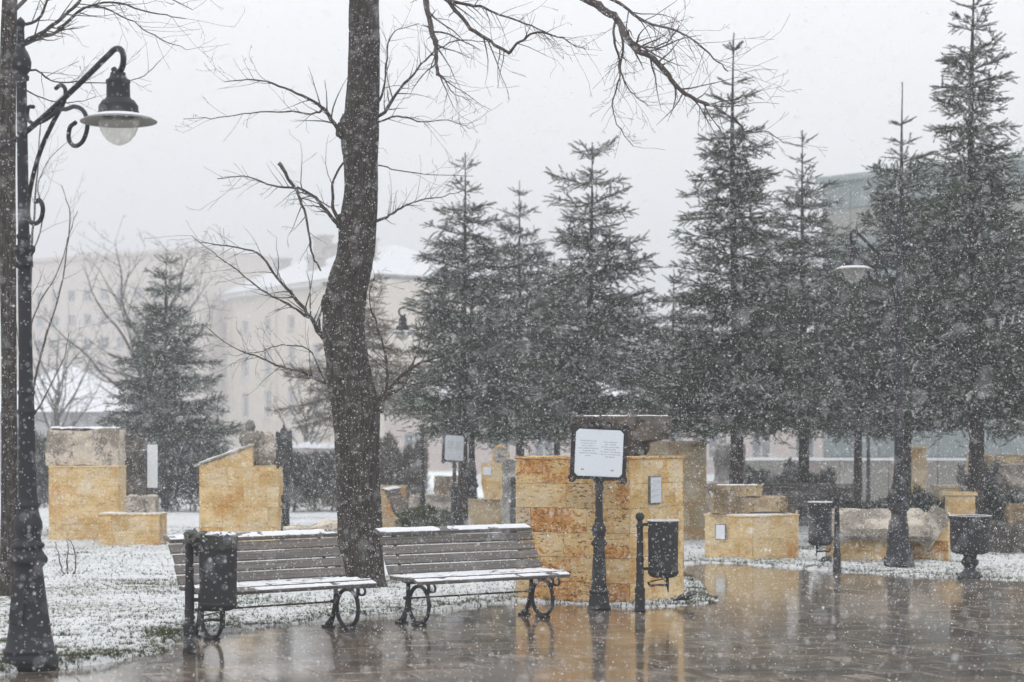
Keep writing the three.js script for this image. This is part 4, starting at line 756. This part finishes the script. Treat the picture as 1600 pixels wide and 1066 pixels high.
// ---------------------------------------------------------------- benches
function bench(label, [x, z], turn, seed) {
  const o = thing('park_bench', label, 'bench', [x, 0, z], turn, 'wooden park benches'), r = rng(seed), L = 1.79, wood = () => M.wood[(r() * 3) | 0];
  for (const sx of [-0.72, 0.72]) {
    const t = new Tubes(), c = (p, n) => curve(p.map(([zz, yy]) => V(0, yy, zz)), n);
    t.tube(c(Array.from({ length: 12 }, (_, k) => [0.08 + 0.165 * Math.cos(k / 12 * 6.2832), 0.195 + 0.172 * Math.sin(k / 12 * 6.2832)]).concat([[0.245, 0.195]]), 40), 0.019, 8);
    t.tube(c([[-0.10, 0.40], [-0.105, 0.30], [-0.11, 0.22], [-0.14, 0.12], [-0.19, 0.045], [-0.21, 0.02]], 14), [0.022, 0.021, 0.02, 0.02, 0.021, 0.021, 0.022, 0.022, 0.023, 0.025, 0.027, 0.03, 0.034, 0.038, 0.04], 8);
    t.tube(c([[0.22, 0.30], [0.24, 0.36], [0.225, 0.40]], 6), 0.017, 6);
    t.tube(c([[0.25, 0.33], [0.29, 0.325], [0.335, 0.335], [0.345, 0.37], [0.325, 0.39]], 12), 0.012, 6);
    t.tube(c([[-0.16, 0.40], [-0.22, 0.46], [-0.27, 0.60], [-0.33, 0.74], [-0.38, 0.86]], 12), 0.018, 6);
    const f = part(o, 'end_frame', merged([moved(t.build(), sx, 0, 0), moved(chamferBox(0.045, 0.04, 0.42, 0.008), sx, 0.402, 0.03), moved(chamferBox(0.09, 0.022, 0.10, 0.006), sx, 0.011, -0.215), moved(chamferBox(0.075, 0.026, 0.15, 0.006), sx, 0.013, 0.08), moved(chamferBox(0.05, 0.03, 0.05, 0.006), sx, 0.245, -0.13)]), M.iron);
  }
  part(o, 'tie_rod', new Tubes().tube([V(-0.72, 0.245, -0.09), V(0.72, 0.245, -0.09)], 0.0085, 8).build(), M.iron);
  const plank = (name, w, t, y, z, rx, k, snow) => {
    const q = part(o, name, chamferBox(L - (k === 9 ? 0 : 0.02 * r()), t, w, 0.006, r() * 4, r() * 4), wood()); q.position.set((r() - 0.5) * 0.012, y, z); q.rotation.x = rx;
    if (snow) part(q, 'snow', moved(snowSheet(L - 0.02, w - 0.006, snow, seed + k, 90, 8), 0, t / 2 + 0.001, 0), M.snow);
  };
  plank('seat_plank', 0.115, 0.034, 0.438, -0.105, 0.06, 1, 0.009); plank('seat_plank', 0.115, 0.034, 0.436, 0.022, 0.0, 2, 0.014); plank('seat_plank', 0.135, 0.036, 0.434, 0.165, -0.06, 3, 0.009); plank('seat_plank', 0.075, 0.034, 0.420, 0.272, 0.32, 4, 0.009);
  const a = Math.atan2(0.2, 0.40), dir = [-Math.sin(a), Math.cos(a)];
  for (let k = 0; k < 4; k++) { const s = 0.05 + k * 0.098; plank('back_slat', 0.083, 0.026, 0.462 + dir[1] * s, -0.165 + dir[0] * s, Math.PI / 2 - a, 5 + k, 0); }
  { const s = 0.425; plank('top_rail', 0.12, 0.036, 0.462 + dir[1] * s + 0.012, -0.165 + dir[0] * s - 0.012, 0.32, 9, 0.009); }
  return o;
}
const bench2 = bench('snow dusted wooden bench between the bare trunk and the text board', [X(728, 18.3) + 0.11, -18.25], 0.64, 701);
const bench1 = bench('snow dusted wooden bench next to the bagged litter bin', [X(447, 17.05) - 0.08, -17.0], 0.72, 740);
copyOf(bench2, 'wooden bench end on, past the overgrown bank', [X(640, 34), 0, -34.6], 1.5);
copyOf(bench2, 'dark wooden bench under the firs, seen from behind', [X(1262, 38), 0, -38], Math.PI - 0.1);

// ---------------------------------------------------------------- litter bins on posts
function litterBin(label, [x, z], turn, bag, seed) {
  const o = thing('litter_bin', label, 'litter bin', [x, 0, z], turn, 'litter bins on posts');
  part(o, 'post', lathe([[0, 0], [0, 0.056], [0.02, 0.056], [0.03, 0.05], [0.20, 0.05], [0.215, 0.054], [0.235, 0.052], [0.245, 0.040], [0.5, 0.037], [0.515, 0.042], [0.53, 0.042], [0.545, 0.035], [0.84, 0.031], [0.85, 0.038], [0.87, 0.038], [0.88, 0.028], [0.905, 0.025], [0.915, 0.03]], 24), M.iron);
  part(o, 'ball_finial', moved(new THREE.SphereGeometry(0.045, 20, 14), 0, 0.952, 0), M.iron);
  const cx = 0.232, body = part(o, 'bucket', moved(lathe([[0.345, 0], [0.345, 0.10], [0.36, 0.135], [0.385, 0.152], [0.40, 0.158], [0.41, 0.152], [0.42, 0.148], [0.60, 0.15], [0.89, 0.153], [0.90, 0.158], [0.912, 0.158], [0.912, 0.150], [0.60, 0.144], [0.42, 0.142], [0.38, 0.12], [0.37, 0]], 44), cx, 0, 0), M.iron);
  for (let k = 0; k < 12; k++) { const a = k / 12 * 6.283 + 0.2; part(body, 'drain_hole', moved(new THREE.CylinderGeometry(0.007, 0.007, 0.004, 10).rotateX(Math.PI / 2), cx + Math.sin(a) * 0.1495, 0.5, Math.cos(a) * 0.1495, 0, a, 0), M.plastic); }
  part(o, 'bracket', merged([moved(chamferBox(0.10, 0.03, 0.03, 0.005), 0.06, 0.875, 0), moved(chamferBox(0.10, 0.03, 0.03, 0.005), 0.06, 0.43, 0)]), M.iron);
  const tb = new Tubes(); tb.tube([V(cx + 0.04, 0.35, 0), V(cx + 0.045, 0.28, 0), V(cx + 0.05, 0.20, 0)], [0.016, 0.014, 0.006], 8); tb.tube(curve([V(cx + 0.045, 0.265, 0), V(cx - 0.06, 0.27, 0.01), V(cx - 0.13, 0.265, 0.02), V(cx - 0.15, 0.30, 0.02)], 10), 0.012, 8); tb.tube([V(cx - 0.13, 0.30, 0), V(cx, 0.33, 0), V(cx + 0.05, 0.28, 0)], 0.006, 6); part(o, 'tipping_latch', tb.build(), M.iron);
  if (bag) {
    const g = new THREE.CylinderGeometry(0.157, 0.163, 0.10, 64, 12, true), p = g.attributes.position;
    for (let i = 0; i < p.count; i++) { const a = Math.atan2(p.getZ(i), p.getX(i)), y = p.getY(i), k = 1 + 0.04 * noise(a * 5, y * 22, seed) + 0.025 * noise(a * 16, y * 9, seed) + (y < -0.03 ? 0.03 * noise(a * 9, 1, seed) : 0); p.setXYZ(i, p.getX(i) * k, y + 0.012 * noise(a * 6, 3, seed), p.getZ(i) * k); }
    g.computeVertexNormals();
    const lump = rock(0.22, 0.12, 0.16, seed, 0.05, 0.75, 16), top = new THREE.CircleGeometry(0.155, 48, 0, 6.2832).rotateX(-Math.PI / 2), tp = top.attributes.position;
    for (let i = 0; i < tp.count; i++) tp.setY(i, 0.02 * noise(tp.getX(i) * 20, 1, tp.getZ(i) * 20));
    const tring = new THREE.RingGeometry(0.01, 0.16, 48, 10).rotateX(-Math.PI / 2), rp = tring.attributes.position; for (let i = 0; i < rp.count; i++) rp.setY(i, 0.028 * noise(rp.getX(i) * 22, seed, rp.getZ(i) * 22) + 0.014 * noise(rp.getX(i) * 60, seed, rp.getZ(i) * 60)); tring.computeVertexNormals();
    const bg = part(o, 'liner_bag', merged([moved(metricUV(g), cx, 0.895, 0), moved(metricUV(tring), cx, 0.945, 0), moved(lump, 0.10, 0.885, 0.03, 0, 0, -0.5)]), M.plastic);
    part(bg, 'snow', moved(snowSheet(0.22, 0.2, 0.02, seed, 24, 20), cx + 0.02, 0.955, 0), M.snow);
  } else {
    const t = new THREE.TorusGeometry(0.154, 0.009, 8, 44).rotateX(Math.PI / 2); part(body, 'snow', moved(metricUV(t), cx, 0.914, 0), M.snow);
    const g = new THREE.CircleGeometry(0.146, 40).rotateX(-Math.PI / 2); part(body, 'liner', moved(metricUV(g), cx, 0.84, 0), M.plastic);
  }
  return o;
}
const binA = litterBin('iron litter bin with black bag bulging over its rim, at the bench end', groundAt(296, 1021), -0.05, true, 3);
const binB = litterBin('iron litter bin on ball topped post beside the text board', groundAt(1000, 956), -0.08, false, 4);
copyOf(binB, 'iron litter bin on a post between the low travertine block and the lid stone', [X(1308, 25.2), 0, -25.2], Math.PI + 0.15);

// ---------------------------------------------------------------- information signs
function boardTexture() {
  const c = document.createElement('canvas'); c.width = c.height = 768; const g = c.getContext('2d');
  g.fillStyle = '#d4dae2'; g.fillRect(0, 0, 768, 768); g.fillStyle = '#3c4048'; g.textAlign = 'center'; g.font = 'italic 30px serif';
  ['Fundațiile de zidire', 'pe latura sudică a', 'cetății. Turnul a', 'existat până în secolul', 'în apropierea', 'bisericii și a turnului', 'roman.'].forEach((s, i) => g.fillText(s, 205, 195 + i * 41));
  ['Tower wall part', 'and columns', 'on the southern side', 'of the fortress.', 'The tower was erected', 'near the 2nd tower built', 'with stones.'].forEach((s, i) => g.fillText(s, 560, 205 + i * 41));
  [['#20407a', '#d8b030', '#a02a2a']].forEach((f) => f.forEach((q, i) => { g.fillStyle = q; g.fillRect(98 + i * 15, 650, 15, 26); }));
  g.fillStyle = '#28407c'; g.fillRect(590, 652, 44, 26); g.fillStyle = '#e6e6e6'; g.fillRect(590, 661, 44, 8); g.fillRect(608, 652, 8, 26); g.fillStyle = '#b03038'; g.fillRect(590, 663, 44, 4); g.fillRect(610, 652, 4, 26);
  const t = new THREE.CanvasTexture(c); t.colorSpace = THREE.SRGBColorSpace; return t;
}
const faceMat = std({ map: boardTexture(), roughness: 0.3 });
function infoSign(label, [x, z], turn, tilt = 0) {
  const o = thing('information_sign', label, 'sign', [x, 0, z], turn, 'information signs on iron posts');
  part(o, 'base', lathe([[0, 0], [0, 0.118], [0.03, 0.118], [0.045, 0.108], [0.12, 0.10], [0.145, 0.10], [0.165, 0.09], [0.175, 0.104], [0.195, 0.104], [0.205, 0.082]], 12), M.iron);
  part(o, 'post', lathe([[0.205, 0.082], [0.30, 0.074], [0.62, 0.058], [0.645, 0.06], [0.655, 0.078], [0.685, 0.082], [0.70, 0.066], [0.73, 0.05], [0.755, 0.066], [0.80, 0.076], [0.84, 0.07], [0.87, 0.05], [0.885, 0.042], [0.9, 0.046], [0.92, 0.04], [1.20, 0.035], [1.215, 0.046], [1.24, 0.05], [1.265, 0.042], [1.28, 0.034], [1.31, 0.06], [1.335, 0.06]], 24), M.iron);
  const chamfered = (w, h, c) => new THREE.Shape([[-w / 2 + c, 0], [w / 2 - c, 0], [w / 2, c], [w / 2, h - c], [w / 2 - c, h], [-w / 2 + c, h], [-w / 2, h - c], [-w / 2, c]].map(([a, b]) => new THREE.Vector2(a, b)));
  const fr = part(o, 'frame', metricUV(new THREE.ExtrudeGeometry(chamfered(0.56, 0.53, 0.02), { depth: 0.026, bevelSize: 0.006, bevelThickness: 0.006, bevelSegments: 2 }).translate(0, 1.325, -0.04)), M.iron);
  for (const [a, b] of [[-1, 1.325], [1, 1.325], [-1, 1.845], [1, 1.845]]) part(fr, 'scroll', moved(metricUV(new THREE.TorusGeometry(0.03, 0.013, 8, 18)), a * 0.262, b, -0.024), M.iron);
  part(fr, 'crest', merged([moved(lathe([[0, 0.06], [0.02, 0.06], [0.03, 0.035], [0.05, 0.04], [0.07, 0.028], [0.09, 0.012], [0.11, 0.016], [0.125, 0]], 14), 0, 1.858, -0.026), moved(metricUV(new THREE.TorusGeometry(0.032, 0.012, 8, 18)), -0.085, 1.872, -0.026), moved(metricUV(new THREE.TorusGeometry(0.032, 0.012, 8, 18)), 0.085, 1.872, -0.026)]), M.iron);
  const bd = part(o, 'board', metricUV(new THREE.ExtrudeGeometry(chamfered(0.482, 0.472, 0.032), { depth: 0.008, bevelSize: 0.002, bevelThickness: 0.002, bevelSegments: 1 }).translate(0, 1.352, -0.006)), M.white);
  const fg = new THREE.ShapeGeometry(chamfered(0.476, 0.466, 0.03)), p = fg.attributes.position, uv = fg.attributes.uv; for (let i = 0; i < p.count; i++) uv.setXY(i, p.getX(i) / 0.476 + 0.5, p.getY(i) / 0.466);
  part(bd, 'printed_face', fg.translate(0, 1.355, 0.0062), faceMat);
  for (const q of [fr, bd]) { q.rotation.z = tilt; q.position.set(1.59 * Math.sin(tilt), 1.59 * (1 - Math.cos(tilt)), 0); }
  return o;
}
const sign = infoSign('white text board in an iron frame before the big travertine block', groundAt(936, 953), 0.06, -0.045);
copyOf(sign, 'small white text board before the stele, seen at a slant', [X(710, 36.5), 0, -36.5], 0.8);
copyOf(sign, 'dark iron sign seen from its back, past the yellow sloping block', [X(446, 30.6), 0, -30.6], 2.1);
copyOf(sign, 'iron sign edge beside the ruined wall', [X(1610, 29), 0, -29], 1.3);
{
  const d = 33.4, o = thing('banner_sign', 'tall narrow white panel standing under the lone fir', 'sign', [X(238, d), 0, -d], 0.1); part(o, 'panel', moved(chamferBox(0.175, 0.75, 0.03, 0.005), 0, 1.28, 0), M.white); part(o, 'post', new Tubes().tube([V(0, -0.05, -0.04), V(0, 1.6, -0.04)], 0.02, 8).build(), M.iron);
  for (const [px, dd, h, lb] of [[660, 40, 2.0, 'dark iron post before the overgrown bank'], [1100, 38, 2.6, 'dark iron post beside the brownish travertine wall'], [1357, 48, 2.5, 'thin iron post far behind the lid stone'], [802, 33, 1.05, 'short iron post by the slim grey standing stone']]) {
    const q = thing('iron_post', lb, 'post', [X(px, dd), 0, -dd]); part(q, 'shaft', lathe([[0, 0], [0, 0.09], [0.1, 0.085], [0.15, 0.065], [0.45, 0.055], [0.5, 0.07], [0.54, 0.05], [h - 0.1, 0.038], [h - 0.08, 0.05], [h - 0.04, 0.05]], 16), M.iron); part(q, 'ball_finial', moved(new THREE.SphereGeometry(0.055, 14, 10), 0, h, 0), M.iron);
  }
}
// ---------------------------------------------------------------- urn planter
{
  const [x, z] = groundAt(1516, 904), o = thing('urn_planter', 'broad dark planter on a waisted iron pedestal at the grass edge', 'planter', [x, 0, z]);
  part(o, 'pedestal', lathe([[0, 0], [0, 0.155], [0.035, 0.155], [0.06, 0.13], [0.10, 0.085], [0.125, 0.068], [0.15, 0.075], [0.175, 0.10], [0.20, 0.11], [0.225, 0.105], [0.25, 0.085], [0.27, 0.08], [0.3, 0.09]], 28), M.ironDusty);
  const b = part(o, 'bowl', lathe([[0.30, 0.09], [0.305, 0.17], [0.32, 0.215], [0.36, 0.238], [0.55, 0.246], [0.74, 0.25], [0.755, 0.268], [0.78, 0.27], [0.78, 0.245], [0.70, 0.232], [0.70, 0]], 40), M.iron);
  part(b, 'snow', moved(metricUV(new THREE.TorusGeometry(0.256, 0.007, 8, 40).rotateX(Math.PI / 2)), 0, 0.782, 0), M.snow);
}
// ---------------------------------------------------------------- birds
function bird(label, [x, z], turn, peck) {
  const y = Math.max(0, lawnHeight(x, z)), o = thing('bird', label, 'bird', [x, y, z], turn, 'birds on the grass'), m = std({ color: rgb(0.018, 0.017, 0.018), roughness: 0.55 });
  const path = curve([V(-0.15, 0.045, 0), V(-0.09, 0.058, 0), V(-0.03, 0.074, 0), V(0.03, 0.09, 0), V(0.065, peck ? 0.075 : 0.112, 0), V(0.088, peck ? 0.05 : 0.124, 0), V(0.106, peck ? 0.033 : 0.122, 0), V(0.128, peck ? 0.016 : 0.119, 0)], 36);
  const prof = [[0, 0.008], [0.12, 0.014], [0.3, 0.034], [0.45, 0.043], [0.58, 0.038], [0.68, 0.024], [0.75, 0.022], [0.82, 0.019], [0.88, 0.009], [0.93, 0.005], [1, 0.0012]];
  const tb = new Tubes(); tb.tube(path, path.map((_, i) => { const t = i / 36; for (let k = 1; k < prof.length; k++) if (t <= prof[k][0]) return lerp(prof[k - 1][1], prof[k][1], (t - prof[k - 1][0]) / (prof[k][0] - prof[k - 1][0])); return 0.001; }), 14); part(o, 'body', tb.build(true), m);
  for (const s of [-1, 1]) { part(o, 'wing', moved(metricUV(new THREE.SphereGeometry(0.055, 14, 8).scale(1.2, 0.42, 0.2)), -0.03, 0.083, s * 0.037, 0, 0, 0.28), m); part(o, 'leg', new Tubes().tube([V(0.0, 0.06, s * 0.015), V(-0.006, 0.025, s * 0.016), V(0.005, -0.004, s * 0.017)], 0.0028, 5).build(), m); }
}
bird('small dark bird standing in the grass beside the big travertine block', groundAt(1073, 945.5), 0.25, false);
bird('small dark bird pecking at the snowy grass edge near the far litter bin', groundAt(1292, 887.5), 0.8, true);
// ---------------------------------------------------------------- parked car far off
{
  const d = 66, o = thing('parked_car', 'pale car with red tail lamp far behind the small text board', 'car', [X(690, d), slope(-d), -d], -1.1), paint = std({ color: rgb(0.55, 0.58, 0.58), roughness: 0.25, clearcoat: 1 }), r2 = std({ color: rgb(0.35, 0.02, 0.02), roughness: 0.2 });
  const bodyS = new THREE.Shape([[-2.1, 0.3], [2.1, 0.3], [2.15, 0.62], [1.9, 0.82], [0.95, 0.92], [0.35, 1.4], [-1.0, 1.44], [-1.75, 0.98], [-2.15, 0.9]].map(([a, b]) => new THREE.Vector2(a, b)));
  part(o, 'body', metricUV(new THREE.ExtrudeGeometry(bodyS, { depth: 1.5, bevelSize: 0.08, bevelThickness: 0.1, bevelSegments: 3 }).translate(0, 0, -0.75)), paint);
  for (const s of [-1, 1]) { part(o, 'side_window', moved(chamferBox(1.5, 0.34, 0.02, 0.006), -0.35, 1.16, s * 0.86), M.glass); part(o, 'tail_lamp', moved(chamferBox(0.06, 0.2, 0.3, 0.01), -2.22, 0.8, s * 0.6), r2); for (const x of [-1.3, 1.35]) { const w = part(o, 'wheel', moved(new THREE.CylinderGeometry(0.32, 0.32, 0.2, 24).rotateX(Math.PI / 2), x, 0.32, s * 0.76), M.plastic); part(w, 'rim', moved(new THREE.CylinderGeometry(0.19, 0.19, 0.02, 20).rotateX(Math.PI / 2), x, 0.32, s * 0.868), M.hood); } }
  part(o, 'rear_window', moved(chamferBox(0.02, 0.42, 1.2, 0.006), -1.46, 1.20, 0, 0, 0, -1.02), M.glass);
}

// ---------------------------------------------------------------- falling snow
{
  const r = rng(999), N = 440000, p = new Float32Array(N * 12), ix = new Uint32Array(N * 12), e = [[0.94, 0, -0.33], [-0.47, 0.82, -0.33], [-0.47, -0.82, -0.33], [0, 0, 1]].map((q) => V(...q)), q = new THREE.Quaternion(), eu = new THREE.Euler(), v = V(0, 0, 0);
  for (let k = 0; k < N; k++) {
    const x = -9.5 + 19 * r(), y = 0.02 + 8 * r(), z = -2.4 - 30 * r(), s = 0.0029 + 0.0024 * r() ** 2 + (r() < 0.03 ? 0.003 : 0);
    q.setFromEuler(eu.set(r() * 6.28, r() * 6.28, r() * 6.28));
    for (let c = 0; c < 4; c++) { v.copy(e[c]).multiplyScalar(s * (0.75 + 0.5 * r())).applyQuaternion(q); p.set([x + v.x, y + v.y * 1.15, z + v.z], k * 12 + c * 3); }
    ix.set([0, 1, 2, 0, 3, 1, 1, 3, 2, 2, 3, 0].map((c) => k * 4 + c), k * 12);
  }
  const g = new THREE.BufferGeometry(); g.setAttribute('position', new THREE.BufferAttribute(p, 3)); g.setIndex(new THREE.BufferAttribute(ix, 1)); g.computeVertexNormals();
  const im = new THREE.Mesh(g, std({ color: rgb(0.93, 0.94, 0.95), roughness: 0.9, specularIntensity: 0.2 }));
  im.name = 'snowfall'; im.userData = { kind: 'stuff', label: 'fine snowflakes falling through the whole park', category: 'snow' }; scene.add(im);
}
scene.traverse((o) => { if (o.isMesh) { o.castShadow = true; o.receiveShadow = true; } });
console.log('fir shoots', SHOOTS.join(' '), SHOOTS.reduce((a, b) => a + b, 0));
renderer.render(scene, camera);
